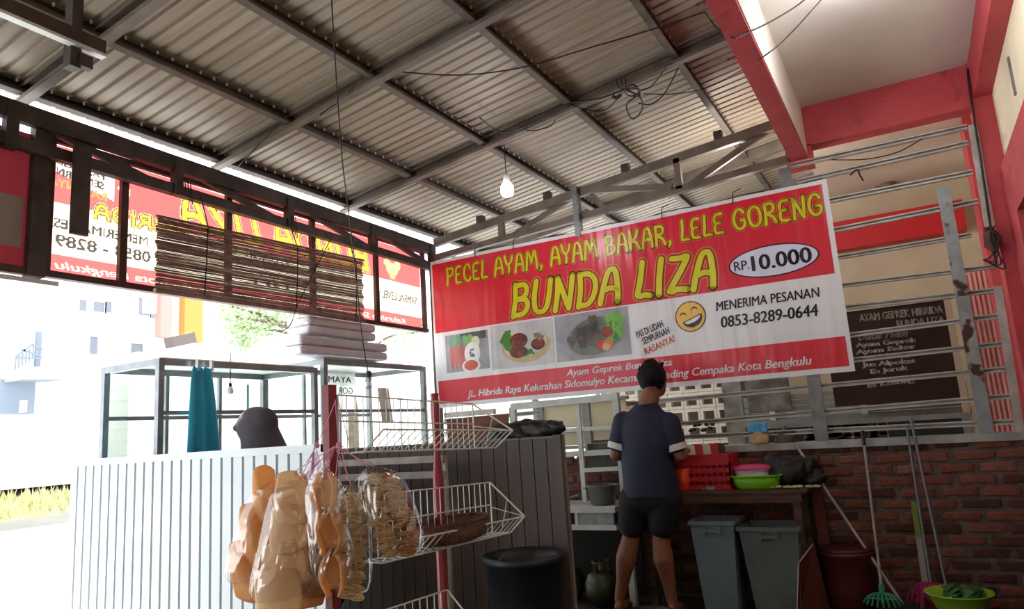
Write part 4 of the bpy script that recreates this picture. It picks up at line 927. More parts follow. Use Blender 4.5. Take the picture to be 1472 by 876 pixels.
def lay(prof):     # stacked elliptical rings joined into the shirt trunk
    n = 24; base = len(Sh.v)
    for c, rx, ry in prof:
        for k in range(n): t = 2*PI*k/n; Sh.v.append(c+Vector((rx*math.cos(t), ry*math.sin(t), 0)))
    for i in range(len(prof)-1):
        for k in range(n): Sh.f.append((base+i*n+k, base+i*n+(k+1) % n, base+(i+1)*n+(k+1) % n, base+(i+1)*n+k))
    Sh.f.append(tuple(base+k for k in reversed(range(n)))); Sh.f.append(tuple(base+(len(prof)-1)*n+k for k in range(n)))
c0 = Vector(((A3(897, 712).x+A3(977, 712).x)/2, MY, A3(935, 712).z))
lay([(c0+Vector((0, 0, -.01)), .195, .150), (c0+Vector((0, 0, .10)), .190, .145), (c0+Vector((-.005, 0, .25)), .186, .135), (ch+Vector((0, .01, -.17)), .200, .14), (ch+Vector((0, .01, -.07)), .205, .135), (ch+Vector((0, 0, .03)), .190, .112), (ch+Vector((-.002, -.005, .07)), .135, .09), (neck+Vector((0, 0, -.018)), .080, .078)])
for S, E in ((shL, elL), (shR, elR)): cap(Sh, S+Vector((0, 0, -.008)), S.lerp(E, .66), .082, .070, 18)
remeshed('shirt', Sh, navy, mn, .009, 5)
for S, E in ((shL, elL), (shR, elR)):
    d = (E-S).normalized(); a = S.lerp(E, .70); mb = MB(); mb.tube([a-d*.012, a+d*.030], [.073, .071], 20, False); mb.tube([a+d*.030, a-d*.012], [.060, .062], 20, False)
    mb.build('cuff', whitep, mn, True, label='white sleeve cuff')
cl = MB(); pts = [neck+Vector((.072*math.cos(t*PI/10), .070*math.sin(t*PI/10)-.002, -.018+.006*math.sin(t*PI/10))) for t in range(20)]; cl.tube(pts, .009, 6, closed=True); cl.build('collar', navy, mn, True)
So = MB(); cap(So, Vector((c0.x-.055, MY, c0.z)), Vector((c0.x+.055, MY, c0.z)), .135, .135, 18)
for Hh, K in ((hipL, knL), (hipR, knR)): cap(So, Vector((Hh.x, MY, c0.z-.03)), Hh.lerp(K, .66), .115, .098, 18)
remeshed('shorts', So, blk, mn, .010, 5)
for An in (anL, anR):
    mb = MB(); mb.lathe((An.x, An.y+.05, 0), [(.05, 0), (.052, .018), (.05, .02)], 20, .85, 2.6); mb.build('sandal_sole', black, mn); MB().tube([An+Vector((-.042, .09, -.065)), An+Vector((0, .10, -.022)), An+Vector((.042, .09, -.065))], .008, 6).build('sandal_strap', black, mn)

# ================================================================ TABLE AND THINGS ON IT
wood = mat('worn dark wood', '5c4034', .8, 0, '3e2a22', 6, stretch=(1, 8, 8), bump=.2)
TZ = .79
tb_ = thing('table', 'worn dark wooden kitchen table against the brick wall', 'table', (-1.3, 5.1, 0))
for k in range(4): MB().box((-1.85, 4.96+.095*k, TZ-.025), (-.70, 4.96+.095*k+.092, TZ)).build('top_plank', wood, tb_)
MB().box((-1.80, 4.965, TZ-.085), (-.74, 4.985, TZ-.027)).build('apron', wood, tb_)
for X in (-1.78, -.775):
    for y in (4.99, 5.30): MB().box((X-.022, y-.022, 0), (X+.022, y+.022, TZ-.025)).build('leg', wood, tb_)
MB().box((-.72, 5.28, 0), (-.65, 5.34, .98)).build('wooden_stud', mat('reddish wood stud', '6a3528', .8, 0, '4e261d', 6, stretch=(1, 1, .2)), thing=('upright reddish timber against the brick wall beside the table', 'timber'))
# red crate
redc = mat('red plastic', 'c01828', .4, 0, 'a81424', 4)
q = A3(1009, 700, .22); cx, cy = -1.36, 5.12
cr_ = thing('plastic_crate', 'red ventilated plastic crate on the table beside the man', 'crate', (cx, cy, TZ))
w, d_, h = .185, .13, .235
MB().box((cx-w, cy-d_, TZ+.001), (cx+w, cy+d_, TZ+.012)).build('base', redc, cr_)
for (a, b) in (((-w, -d_), (w, -d_)), ((-w, d_), (w, d_)), ((-w, -d_), (-w, d_)), ((w, -d_), (w, d_))):
    mb = MB(); p, q = Vector((cx+a[0], cy+a[1], TZ)), Vector((cx+b[0], cy+b[1], TZ))
    for z in (.02, .075, .13): mb.bar(p+VU*z, q+VU*z, .008, .03)
    nn = 9
    for i in range(nn+1): r = p.lerp(q, i/nn); mb.bar(r+VU*.012, r+VU*(h-.05), .009, .012)
    mb.bar(p+VU*(h-.035), q+VU*(h-.035), .008, .07); mb.bar(p+VU*h, q+VU*h, .02, .010); mb.build('lattice_side', redc, cr_)
for s in (-1, 1): MB().box((cx+s*(w+.004)-.008, cy-.05, TZ+h-.055), (cx+s*(w+.004)+.008, cy+.05, TZ+h-.02)).build('handle', redc, cr_)
pap = thing('folded_papers', 'red and white folded papers sticking out of the crate', 'papers', (cx, cy, TZ+.2))
for k, (dx, m_) in enumerate(((-.10, whitep), (-.05, redc), (0, whitep), (.05, redc), (.09, mat('brown card', '5a3326', .8)))):
    MB().add([(cx+dx-.05, cy+.02*k-.05, TZ+.16), (cx+dx+.04, cy+.02*k-.04, TZ+.16), (cx+dx+.03, cy+.02*k-.02, TZ+.30), (cx+dx-.03, cy+.02*k-.03, TZ+.31), (cx+dx+.0, cy+.02*k-.01, TZ+.2)], [(0, 1, 2, 3), (3, 2, 1, 0)]).build('sheet', m_, pap)
oc = mat('orange plastic', 'e0401c', .4)
MB().lathe((-1.505, 4.99, TZ+.001), [(.03, 0), (.042, .01), (.050, .15), (.046, .15), (.038, .012)], 20).build('orange_cup', oc, thing=('bright orange plastic cup between the man and the crate', 'cup'), smooth=True)
def tub(lab, name, x, y, z, r0_, r1_, h, m, sy=.8, ex=3.2, cat='basin'):
    t = thing(name, lab, cat, (x, y, z))
    MB().lathe((x, y, z), [(r0_*.9, .0), (r0_, .006), (r1_, h), (r1_-.004, h), (r0_-.005, .010), (.0, .009)], 28, 1, sy, ex).build('body', m, t, True)
    pts = []
    for k in range(28):
        a = 2*PI*k/28; c, s = math.cos(a), math.sin(a); q = (abs(c)**ex+abs(s)**ex)**(-1/ex); pts.append((x+(r1_+.006)*c*q, y+(r1_+.006)*s*q*sy, z+h))
    MB().tube(pts, .006, 6, closed=True).build('rim', m, t); return t
lime = mat('lime plastic', '7fc41e', .4, 0, '6fb018', 3); pk = mat('pink plastic', 'd8407c', .4); frost = mat('frosted plastic', 'c9b8c4', .4)
tub('lime green rectangular basin on the table beside the crate', 'green_basin', -1.02, 5.06, TZ+.001, .135, .158, .085, lime, .72)
t = tub('frosted food box with a pink lid standing in the green basin', 'food_box', -1.05, 5.09, TZ+.04, .10, .115, .085, frost, .75, cat='box')
MB().lathe((-1.05, 5.09, TZ+.126), [(.126, 0), (.132, .006), (.12, .02), (.07, .028), (.0, .03)], 28, 1, .78, 3).build('lid', pk, t, True, label='pink lid')
blkb = mat('black bag plastic', '0a0a0c', .5, 0, '101012', 8, bump=.5, bscale=20)
t = thing('black_bag', 'heap of black plastic bags at the right end of the table', 'bag', (-.80, 5.14, TZ))
for p, r, s in (((-.84, 5.14, TZ+.09), .13, (1.1, .8, .75)), ((-.72, 5.18, TZ+.10), .11, (1, .8, .85)), ((-.90, 5.16, TZ+.14), .08, (1, .8, .8)), ((-.66, 5.12, TZ+.05), .07, (1, 1, .8))):
    MB().ball(p, r, 22, 16, s, jit=.45).build('crumpled_bag', blkb, t, True)
sc = mat('vegetable trimmings', 'b9c489', .8, 0, '9aa66a', 10)
t = thing('vegetable_scraps', 'pale vegetable scraps along the front edge of the table', 'vegetables', (-.82, 4.99, TZ))
for k in range(7): MB().ball((-.92+.045*k+random.uniform(-.01, .01), 4.985+random.uniform(0, .02), TZ+.012), .018, 8, 6, (1.6, .8, .5), jit=.6).build('scrap', sc, t, True)
t = MB(); t.ball((-1.33, 4.975, TZ+.012), .03, 10, 6, (1.6, .5, .5), jit=.8); t.build('crumpled_foil', steel, thing=('bit of crumpled foil on the table edge below the crate', 'foil'))
# on the sill
sn = thing('snack_bag', 'blue topped clear snack bag standing on the sill', 'bag', (-1.03, D-.05, 1.068))
def sbg(u, v, zt, z0, h): 
    return Vector((-1.03+(u-.5)*.135*(1-.08*v), D-.045-.03*math.sin(u*PI)*(1-v*.8)+.003*math.sin(u*20), z0+h*v))
mb = MB(); mb.grid(lambda u, v: sbg(u, v*.5, 0, 1.069, .17)+Vector((0, 0, 0)), 12, 6); solid(mb.build('lower_pouch', mat('tan snack', 'c5a87a', .5, 0, 'a88a5c', 30), sn, True), .02)
mb = MB(); mb.grid(lambda u, v: Vector((-1.03+(u-.5)*.135*(1-.04*v), D-.06+.003*math.sin(u*20), 1.145+.075*v)), 12, 6); solid(mb.build('upper_pouch', mat('blue foil', '2f93cc', .35, .1, '5fb4dc', 12), sn, True), .012)
gc = mat('grey rag', '55504e', .9, 0, '3f3b3a', 10)
mb = MB(); mb.ball((-.86, D+.01, 1.075), .075, 16, 10, (1.1, .5, 1.2), jit=.6); mb.build('rag', gc, thing=('crumpled grey rag on the sill near the steel post', 'rag'), smooth=True)
t = thing('dark_twig_toy', 'small black tangled plant-like clutter tied on the lowest rail', 'clutter', (-1.42, D-.04, 1.2))
for k in range(9): MB().ball((-1.52+.022*k+random.uniform(-.01, .01), D-.04, 1.205+random.uniform(-.02, .035)), .018, 7, 5, (1.2, .6, .7), jit=.5).build('tuft', black, t)

# ================================================================ BINS, BARRELS, CLEANING TOOLS
gb = mat('grey bin plastic', '717f8b', .5, 0, '65727d', 5, bump=.1)
def bin_(lab, x, y, w0, w1, dpt, h, m, rot=0):
    t = thing('waste_bin', lab, 'bin', (x, y, 0)); t.rotation_euler[2] = rot
    def bx_(w, d, z): return [(x-w, y-d, z), (x+w, y-d, z), (x+w, y+d, z), (x-w, y+d, z)]
    mb = MB(); mb.add(bx_(w0, dpt*.8, .0)+bx_(w1, dpt, h)+bx_(w1-.012, dpt-.012, h)+bx_(w0-.01, dpt*.8-.01, .02), [(3, 2, 1, 0), (0, 1, 5, 4), (1, 2, 6, 5), (2, 3, 7, 6), (3, 0, 4, 7), (4, 5, 9, 8), (5, 6, 10, 9), (6, 7, 11, 10), (7, 4, 8, 11), (8, 9, 13, 12), (9, 10, 14, 13), (10, 11, 15, 14), (11, 8, 12, 15), (12, 13, 14, 15)])
    mb.build('body', m, t)
    mb = MB(); R = bx_(w1+.006, dpt+.006, h-.012)
    for i in range(4): mb.bar(R[i], R[(i+1) % 4], .014, .024)
    mb.build('rim', m, t)
    mb = MB(); mb.bar((x-.05, y-dpt-.012, h-.06), (x+.05, y-dpt-.012, h-.06), .02, .016); mb.bar((x-.05, y-dpt-.008, h-.09), (x-.05, y-dpt-.008, h-.03), .016, .012); mb.bar((x+.05, y-dpt-.008, h-.09), (x+.05, y-dpt-.008, h-.03), .016, .012); mb.build('handle', m, t); return t
bin_('grey plastic bin next to the man under the table', -1.31, 5.02, .105, .145, .15, .60, gb)
bin_('darker wide grey bin under the right end of the table', -.955, 5.04, .13, .185, .17, .565, mat('dull grey bin plastic', '5f6b6c', .5, 0, '535e5f', 5, bump=.1), .0)
maroon = mat('maroon barrel plastic', '4e1a1c', .4, 0, '431517', 4)
t = thing('maroon_barrel', 'dark maroon plastic barrel on the floor by the brick wall', 'barrel', (-.545, 5.16, 0))
MB().lathe((-.545, 5.16, 0), [(.12, 0), (.13, .01), (.16, .18), (.165, .36), (.172, .365), (.172, .385), (.16, .39)], 32).build('drum', maroon, t, True)
MB().lathe((-.545, 5.16, .388), [(.165, 0), (.165, .014), (.13, .022), (.05, .018), (.035, .028), (0, .03)], 32).build('lid', maroon, t, True)
t = thing('black_barrel', 'big black plastic barrel in front of the dark board partition', 'barrel', (-1.75, 3.08, 0))
MB().lathe((-1.73, 3.06, 0), [(.12, 0), (.14, .01), (.165, .35), (.18, .66), (.195, .665), (.195, .70), (.183, .70), (.165, .66), (.13, .05), (0, .04)], 36).build('drum', mat('matt black plastic', '101218', .5), t, True)
for s in (-1, 1): MB().tube([(-1.73+.02*s, 2.88, .70), (-1.73, 2.875, .715), (-1.70+.02*s, 2.88, .70)], .006, 6).build('lug', black, t)
dpn = mat('brown scoop plastic', '5a2a24', .5, 0, '4a211c', 5); t = thing('brown_dustpan', 'tall brown dustpan with a pale edge standing beside the wide bin', 'dustpan', (-.76, 4.9, 0))
A_, B_ = at(1143, 876, 'Y', 4.88), at(1148, 810, 'Y', 4.88); Cc = at(1166, 786, 'Y', 4.92); Dd = at(1166, 876, 'Y', 4.95)
mb = MB(); mb.add([(A_.x, A_.y, .0), (B_.x, B_.y, B_.z), (Cc.x, Cc.y+.1, Cc.z), (Dd.x+.1, Dd.y+.1, .0), (Dd.x+.16, Dd.y+.02, 0.06)], [(0, 1, 2, 3), (0, 3, 4)]); solid(mb.build('blade', dpn, t), .006)
MB().tube([(A_.x, A_.y, .0), (B_.x, B_.y, B_.z), (Cc.x, Cc.y+.1, Cc.z)], .004, 5).build('pale_edge', frost, t)
alus = mat('pale pole', 'a79d98', .4, .3, '8d837e', 8)
def pole(name, lab, p, q, r, m, extras, cat='broom', grip=None):
    t = thing(name, lab, cat, (q[0], q[1], 0)); MB().tube([p, q], r, 8).build('handle', m, t)
    if grip: a = Vector(p); b = Vector(q); d = (b-a).normalized(); MB().tube([a-d*.01, a+d*.09], r*1.35, 8).build('grip', black, t)
    extras(t, Vector(p), Vector(q)); return t
def squee(t, p, q): MB().bar(q+Vector((-.13, -.02, -.01)), q+Vector((.13, .02, -.01)), .02, .03).build('blade_holder', black, t)
def rake(t, p, q):
    gm_ = mat('green plastic', '2f8a62', .5); mb = MB(); q = q+Vector((0, -.01, 0)); MB().tube([q+Vector((0, 0, .04)), q+Vector((0, -.01, -.06))], .018, 8).build('collar', gm_, t)
    for k in range(9):
        a = (k-4)*.28; l = .12; e = q+Vector((math.sin(a)*l, -.05*math.cos(a), -.045-.08*math.cos(a)*.5)); MB().tube(spline([q+Vector((0, 0, -.01)), q+Vector((math.sin(a)*l*.6, -.035, -.015)), e], 3), .006, 5).build('tine', gm_, t)
    MB().tube(spline([q+Vector((math.sin((k-4)*.28)*.09, -.04, -.035)) for k in range(9)], 2), .005, 5).build('cross_band', gm_, t)
def mophead(t, p, q):
    mg = mat('magenta fibres', 'a02058', .9, 0, '801848', 20, bump=.6)
    MB().ball(q+Vector((0, 0, -.06)), .09, 16, 10, (1.2, .8, .7), jit=.4).build('mop_head', mg, t, True)
    mb = MB()
    for k in range(60): a = random.uniform(0, 2*PI); r_ = random.uniform(.03, .12); e = q+Vector((r_*1.3*math.cos(a), r_*.8*math.sin(a), -.14-random.uniform(0, .06))); mb.tube(spline([q+Vector((.3*r_*math.cos(a), .3*r_*math.sin(a), -.01)), q+Vector((r_*math.cos(a), r_*.7*math.sin(a), -.05)), e], 2), .006, 4)
    mb.build('mop_strands', mg, t, kind='stuff')
pA = at(1144, 640, 'Y', 5.30); pole('long_pole', 'pale pole leaning diagonally from the table end across the brick wall', pA, at(1297, 868, 'Y', 5.02), .010, alus, squee, 'squeegee')
pole('rake', 'thin pole with a green plastic rake head leaning on the brick wall', at(1240, 622, 'Y', 5.33), (at(1268, 850, 'Y', 5.02)), .0085, alus, rake, 'rake', True)
pole('mop', 'left grey mop handle of the pair with a magenta head', at(1303, 612, 'Y', 5.33), at(1338, 838, 'Y', 5.10), .0075, mat('grey pole', '6f6f78', .4, .3), mophead, 'mop')
pole('mop', 'right grey mop handle of the pair, its tip just above the sill rail', at(1309, 600, 'Y', 5.335), at(1360, 842, 'Y', 5.12), .0085, MATS['grey pole'], mophead, 'mop')
t = thing('wooden_stick', 'short stick painted yellow green above and pale below leaning on bricks', 'stick', at(1330, 838, 'Y', 5.2))
a, b = at(1313, 721, 'Y', 5.33), at(1330, 838, 'Y', 5.2); mid = a.lerp(b, .46); MB().bar(a, mid, .032, .012).build('upper_part', mat('yellow green paint', '6a7a2c', .7), t, label='yellow green upper half'); MB().bar(mid, b, .034, .012).build('lower_part', mat('pale worn wood', '8a8680', .8), t)
# green basin with leaves
bg_ = at(1380, 862, 'Y', 4.92)
t = thing('green_basin', 'round lime basin of leafy greens on the floor at the bottom right', 'basin', (bg_.x, bg_.y, bg_.z-.10)); c = Vector((bg_.x, bg_.y, bg_.z-.075))
MB().lathe(c, [(.10, -.02), (.11, 0), (.165, .11), (.176, .112), (.174, .118), (.158, .112), (.10, .012), (0, .01)], 36).build('bowl', mat('lime basin plastic', '9cc43a', .4, 0, '88b02c', 3), t, True)
lf = mat('dark leaf', '3c6a34', .6, 0, '2b5228', 12)
t2 = thing('leafy_greens', 'bundle of dark green leaves lying in the round basin', 'vegetables', c+Vector((.03, 0, .05)))
for k in range(16):
    a = random.uniform(0, 2*PI); s = random.uniform(.05, .08); cc = c+Vector((.02+random.uniform(-.07, .07), random.uniform(-.05, .05), .095+random.uniform(0, .05))); dx, dy = Vector((math.cos(a), math.sin(a), .3)), Vector((-math.sin(a), math.cos(a), .2))
    mb = MB(); mb.grid(lambda u, v: cc+dx*s*(u-.5)*2+dy*s*.6*(v-.5)*2*math.sin(u*PI)**.6-VU*.04*(u-.5)**2*4, 6, 3); solid(mb.build('leaf', lf, t2, True), .002)
MB().box((bg_.x-.35, bg_.y-.12, 0), (bg_.x+.35, bg_.y+.2, max(.02, bg_.z-.1))).build('low_plinth', mat('dark plinth', '2e2523', .9), thing=('low dark concrete step under the green basin', 'step'))

# ================================================================ LEFT KITCHEN BEHIND THE MAN
wf = mat('white kitchen paint', 'd4dad8', .6, 0, 'bfc6c3', 8)
ks = thing('kitchen_shelf', 'white framed kitchen stand with drawers behind the black bags', 'shelf', (-2.3, 5.0, 0))
for (a, b) in (((-2.84, 5.0), (-2.84, 5.0)),): pass
MB().bar((-2.84, 5.0, 1.465), (-1.93, 5.0, 1.475), .05, .05).build('top_rail', wf, ks); MB().bar((-1.95, 5.0, 0), (-1.95, 5.0, 1.48), .045, .045).build('post', wf, ks); MB().bar((-2.83, 5.0, 0), (-2.83, 5.0, 1.46), .04, .04).build('post', wf, ks)
for z, w_ in ((1.07, .04), (1.25, .03)): MB().bar((-2.83, 5.02, z), (-1.95, 5.02, z+.005), .03, w_).build('cross_rail', wf, ks)
MB().bar((-2.26, 5.0, .95), (-1.95, 5.0, .955), .03, .03).build('cross_rail', wf, ks); MB().bar((-2.27, 5.01, .72), (-2.27, 5.01, 1.44), .035, .03).build('inner_post', wf, ks)
MB().box((-2.84, 4.84, .66), (-1.97, 5.30, .70)).build('worktop', wf, ks); MB().box((-2.84, 4.84, .54), (-1.97, 4.88, .575)).build('lower_rail', wf, ks)
MB().box((-2.26, 4.85, .575), (-1.99, 4.87, .66)).build('drawer_front', mat('speckled drawer', '9aa3a4', .6, 0, '848d8e', 30), ks); MB().box((-2.29, 4.845, .575), (-2.265, 4.875, .66)).build('divider', wf, ks)
MB().box((-2.80, 5.30, .0), (-1.97, 5.33, .66)).build('back_panel', mat('dark panel', '1f1b1a', .8), ks)
cl_ = mat('pale rag', 'a8a8a4', .9); mb = MB(); mb.ball((-2.42, 4.9, .61), .05, 14, 8, (1.4, .6, .5), jit=.9); mb.build('rag', cl_, thing=('crumpled pale rag stuffed in the open drawer slot', 'rag'), smooth=True)
t = thing('cooking_pot', 'aluminium cooking pot on the kitchen stand left of the man', 'pot', (-2.10, 4.99, .70)); al = mat('aluminium pot', '8a8f90', .3, .8, '6f7475', 8)
MB().lathe((-2.12, 4.99, .702), [(.075, 0), (.09, .01), (.105, .13), (.125, .135), (.125, .14), (.10, .138), (.085, .015), (0, .012)], 30).build('body', al, t, True)
for s in (-1, 1): MB().tube([(-2.12+.12*s, 4.96, .82), (-2.12+.15*s, 4.99, .82), (-2.12+.12*s, 5.02, .82)], .005, 6).build('handle', al, t)
t = thing('frying_pan', 'dark frying pan on the worktop in the shade', 'pan', (-2.55, 4.98, .70)); MB().lathe((-2.55, 5.0, .702), [(.09, 0), (.13, .04), (.125, .04), (.085, .008), (0, .006)], 26).build('pan', black, t, True); MB().tube([(-2.43, 4.96, .74), (-2.27, 4.9, .78)], .008, 6).build('handle', al, t)
MB().box((-2.24, 5.06, .96), (-1.99, 5.09, 1.14)).build('worn_board', mat('mottled grey board', '6a675f', .9, 0, '45423c', 9), thing=('mottled grey board leaning on the stand beside the man', 'board'))
# gas cylinder
gcm = mat('olive gas cylinder', '34391a', .4, 0, '2a2e15', 5)
t = thing('gas_cylinder', 'small olive green gas cylinder under the worktop', 'gas cylinder', (-2.17, 4.98, 0))
MB().lathe((-2.17, 4.98, 0), [(.08, 0), (.085, .02), (.11, .04), (.128, .09), (.128, .16), (.105, .215), (.05, .24), (0, .245)], 28).build('tank', gcm, t, True)
MB().lathe((-2.17, 4.98, .235), [(.022, 0), (.022, .05), (.012, .055)], 12).build('valve', mat('brass', '8a7a3c', .4, .6), t); 
for k in range(3): a = k*2.1; MB().bar((-2.17+.06*math.cos(a), 4.98+.06*math.sin(a), .22), (-2.17+.06*math.cos(a), 4.98+.06*math.sin(a), .30), .02, .03).build('collar_strut', gcm, t)
MB().tube([(-2.17+.065*math.cos(k*PI/10), 4.98+.065*math.sin(k*PI/10), .30) for k in range(20)], .008, 6, closed=True).build('collar', gcm, t)
t = thing('gas_cylinder', 'second gas cylinder in deeper shade further left', 'gas cylinder', (-2.5, 5.1, 0)); MB().lathe((-2.5, 5.08, 0), [(.08, 0), (.11, .04), (.128, .09), (.128, .16), (.105, .215), (.05, .24), (0, .245)], 28).build('tank', gcm, t, True); MB().lathe((-2.5, 5.08, .235), [(.022, 0), (.022, .05), (.012, .055)], 12).build('valve', wire, t)
# foot of a basin by the man's feet, small stool
t = thing('black_bucket', 'low black bucket on the floor behind the man\'s feet', 'bucket', (-1.72, 4.55, 0)); MB().lathe((-1.66, 4.52, 0), [(.10, 0), (.105, .01), (.135, .10), (.14, .105), (.128, .10), (.1, .02), (0, .015)], 28).build('body', black, t, True); MB().tube([(-1.66+.137*math.cos(a*PI/10), 4.52-.02, .10+.10*math.sin(a*PI/10)*0+.004) for a in range(11)], .003, 5).build('bail', steel, t)
pole('broom', 'thin grey broom handle standing between the man\'s legs and the table', (-1.80, 5.02, .76), (-1.68, 4.96, .15), .010, MATS['grey pole'], squee, 'broom')
# black bags on top of dark partition, wooden board and ledge in the corner
t = thing('black_bag', 'black plastic bags slumped over the top of the dark partition', 'bag', (-1.80, 3.36, 1.24))
for p, r, s in (((-1.92, 3.36, 1.265), .10, (1.3, .6, .45)), ((-1.76, 3.36, 1.27), .085, (1.3, .6, .5)), ((-1.66, 3.35, 1.28), .05, (1.2, .7, .7)), ((-1.84, 3.37, 1.30), .05, (1.4, .6, .6))): MB().ball(p, r, 20, 12, s, jit=.5).build('crumpled_bag', blkb, t, True)
MB().box((-3.72, 5.30, 1.43), (-3.2, 5.345, 1.475)).build('grey_ledge', steel2, thing=('short grey steel ledge under the left end of the main banner', 'ledge'))
MB().box((-3.70, 5.31, 1.08), (-3.07, 5.335, 1.42)).build('brown_board', mat('brown plywood', '6e4030', .8, 0, '553024', 5), thing=('brown plywood board standing in the corner below the banner', 'board'))
cf = thing('cabinet_frame', 'pale window frame with yellowish glass behind the kitchen stand', 'window', (-2.5, 5.28, 1.0))
fw = mat('weathered white frame', 'a9aaa4', .6, 0, '8c8d88', 8); ylw = sheetmat('yellowish daylight pane', 'e6e2cc', 'eee8d0', .5)  # pane colour whitened to stand for daylight behind it
MB().box((-3.02, 5.26, 1.07), (-2.98, 5.30, 1.47)).build('stile', fw, cf); MB().box((-2.35, 5.26, 1.07), (-2.29, 5.30, 1.47)).build('stile', fw, cf); MB().box((-2.74, 5.26, 1.07), (-2.70, 5.30, 1.47)).build('stile', fw, cf)
MB().box((-2.72, 5.275, 1.27), (-2.34, 5.285, 1.46)).build('upper_pane', ylw, cf); MB().box((-2.72, 5.275, 1.13), (-2.34, 5.285, 1.23)).build('lower_pane', ylw, cf); MB().box((-2.28, 5.275, 1.16), (-1.98, 5.285, 1.46)).build('side_pane', ylw, cf)
for z in (1.10, 1.24, 1.46): MB().box((-3.0, 5.255, z), (-1.96, 5.30, z+.028)).build('glazing_rail', fw, cf)

# ================================================================ MENU BOARD AND SIGN beyond the rails
def flat(px, py, Y): return at(px, py, 'Y', Y)
def ptxt(s, c0_, c1_, h, m, par, bold=.02, shear=0):       # c0_, c1_: left and right baseline ends on a Y plane
    vs, fs = textmesh(s, bold, shear); mb = MB(); mb.v = [Vector((c0_.x+(c1_.x-c0_.x)*u, c0_.y-.003, c0_.z+(c1_.z-c0_.z)*u+h*v)) for u, v in vs]; mb.f = fs; mb.build('lettering', m, par)
YM = 6.6
a, b, c = flat(1200, 453, YM), flat(1357, 436, YM), flat(1380, 590, YM)
mb_ = thing('menu_board', 'dark brown menu board with pale lettering hung behind the rails', 'sign', ((a.x+b.x)/2, YM, c.z))
mbm = mat('dark brown board face', '3a2a27', .9, 0, '332422', 4, spec=.1); ivory = mat('ivory lettering', 'f2eadc', .7); frame_ = mat('beige frame', 'ab9c86', .7)
MB().box((-.62, YM, 1.30), (b.x, YM+.02, 2.09)).build('board', mbm, mb_)
MB().box((-.62, YM-.01, 2.085), (b.x+.06, YM+.03, 2.125)).build('frame_rail', frame_, mb_); MB().box((b.x, YM-.01, 0), (b.x+.05, YM+.03, 2.09)).build('frame_stile', frame_, mb_)
f6 = lambda px, py: flat(px, py, YM)
ptxt('AYAM GEPREK HIBRIDA', f6(1236, 463), f6(1356, 450), .062, ivory, mb_, .03); ptxt('BUNDA LIZA', f6(1290, 470), f6(1358, 463), .05, ivory, mb_, .03)
ptxt('Daftar Menu', f6(1234, 490), f6(1306, 484), .065, ivory, mb_, .02, .35)
for s, p, q in (('Ayam Geprek', (1231, 502), (1318, 494)), ('Ayam Bakar', (1231, 512), (1318, 503)), ('Jus Mangga', (1240, 521), (1315, 513)), ('Jus Alpokat', (1240, 530), (1317, 524)), ('Es Jeruk', (1252, 540), (1306, 534)), ('Es Kosong', (1248, 560), (1315, 552))):
    ptxt(s, f6(*p), f6(*q), .05, ivory, mb_, .045)
YS = 6.5; a, b = flat(1155, 612, YS), flat(1388, 634, YS)
sg = thing('dark_sign', 'black sign with outlined red lettering low behind the rails', 'sign', (-.4, YS, .8)); MB().box((a.x-.35, YS, .88), (b.x+.02, YS+.02, 1.155)).build('board', mat('black sign board', '14131a', .5), sg)
MB().box((a.x-.35, YS-.01, 1.15), (b.x+.06, YS+.03, 1.19)).build('frame_rail', shm, sg); MB().box((b.x+.0, YS-.01, 0), (b.x+.05, YS+.03, 1.15)).build('frame_stile', shm, sg)
ol = mat('sign outline', '8f8a90', .6); mr_ = mat('sign maroon', '4a1f2a', .6)
for (p, q) in (((1196, 636), (1222, 634)), ((1226, 634), (1258, 632)), ((1260, 633), (1276, 632)), ((1162, 637), (1190, 636))): pass
def ostr(text, x0, x1, z0, z1):
    ln, Wd = groovy(text, 0)
    for hw, m_, o_ in ((.15, ol, .002), (.115, mr_, .004)): strokes_mesh(ln, hw, Wd, 1, lambda u, v: Vector((x0+(x1-x0)*u, YS-o_, z0+(z1-z0)*v))).build('lettering', m_, sg)
ostr('ANDI', flat(1158, 630, YS).x, flat(1282, 630, YS).x, flat(1240, 638, YS).z, flat(1240, 611, YS).z)
# ================================================================ CABLES
def cable(lab, pts, r=.004, name='cable', k=6):
    return MB().tube(spline(pts, k), r, 5).build(name, wire, thing=(lab, 'cable'))
def rf(px, py, off=-.02):      # point just under the purlins
    d = cr*((px-736)/FPX) - cu*((py-438)/FPX) + cw; t = (3.24+off+.135*3.86+.135*CAM.x-CAM.z)/(d.z-.135*d.x); return CAM+d*t
cable('thin cable sagging across the roof from the second rafter towards the red beam', [rf(570, 103), rf(660, 108, -.05), rf(750, 97, -.06), rf(850, 68, -.05), rf(945, 40), rf(1013, 17)], .0045)
cable('cable curling over the red beam and across the house ceiling', [rf(1013, 17), rf(1030, 40), at(1052, 54, 'Z', 3.08), at(1072, 48, 'Z', 3.09), at(1110, 30, 'Z', 3.2), at(1150, 5, 'Z', 3.3), at(1175, -20, 'Z', 3.4)], .0045)
cable('thin wire passing under the red beam to the house ceiling', [rf(925, 135, -.06), rf(970, 135, -.06), rf(1010, 128, -.05), rf(1050, 110), at(1092, 85, 'Z', 3.08), at(1130, 55, 'Z', 3.2), at(1185, -5, 'Z', 3.35)], .004)
cable('cable running along the rafter into the wire knot', [rf(690, 170), rf(720, 190, -.03), rf(760, 180, -.04), rf(815, 150), rf(860, 142, -.06), rf(895, 130, -.07)], .0055)
cable('loop of cable hanging below the wire knot on its left', [rf(815, 148), rf(845, 158, -.06), rf(870, 158, -.08), rf(890, 140, -.08)], .004)
cable('cable from the knot up to the fourth purlin', [rf(918, 130, -.07), rf(935, 125, -.07), rf(952, 105, -.05), rf(968, 78)], .0045)
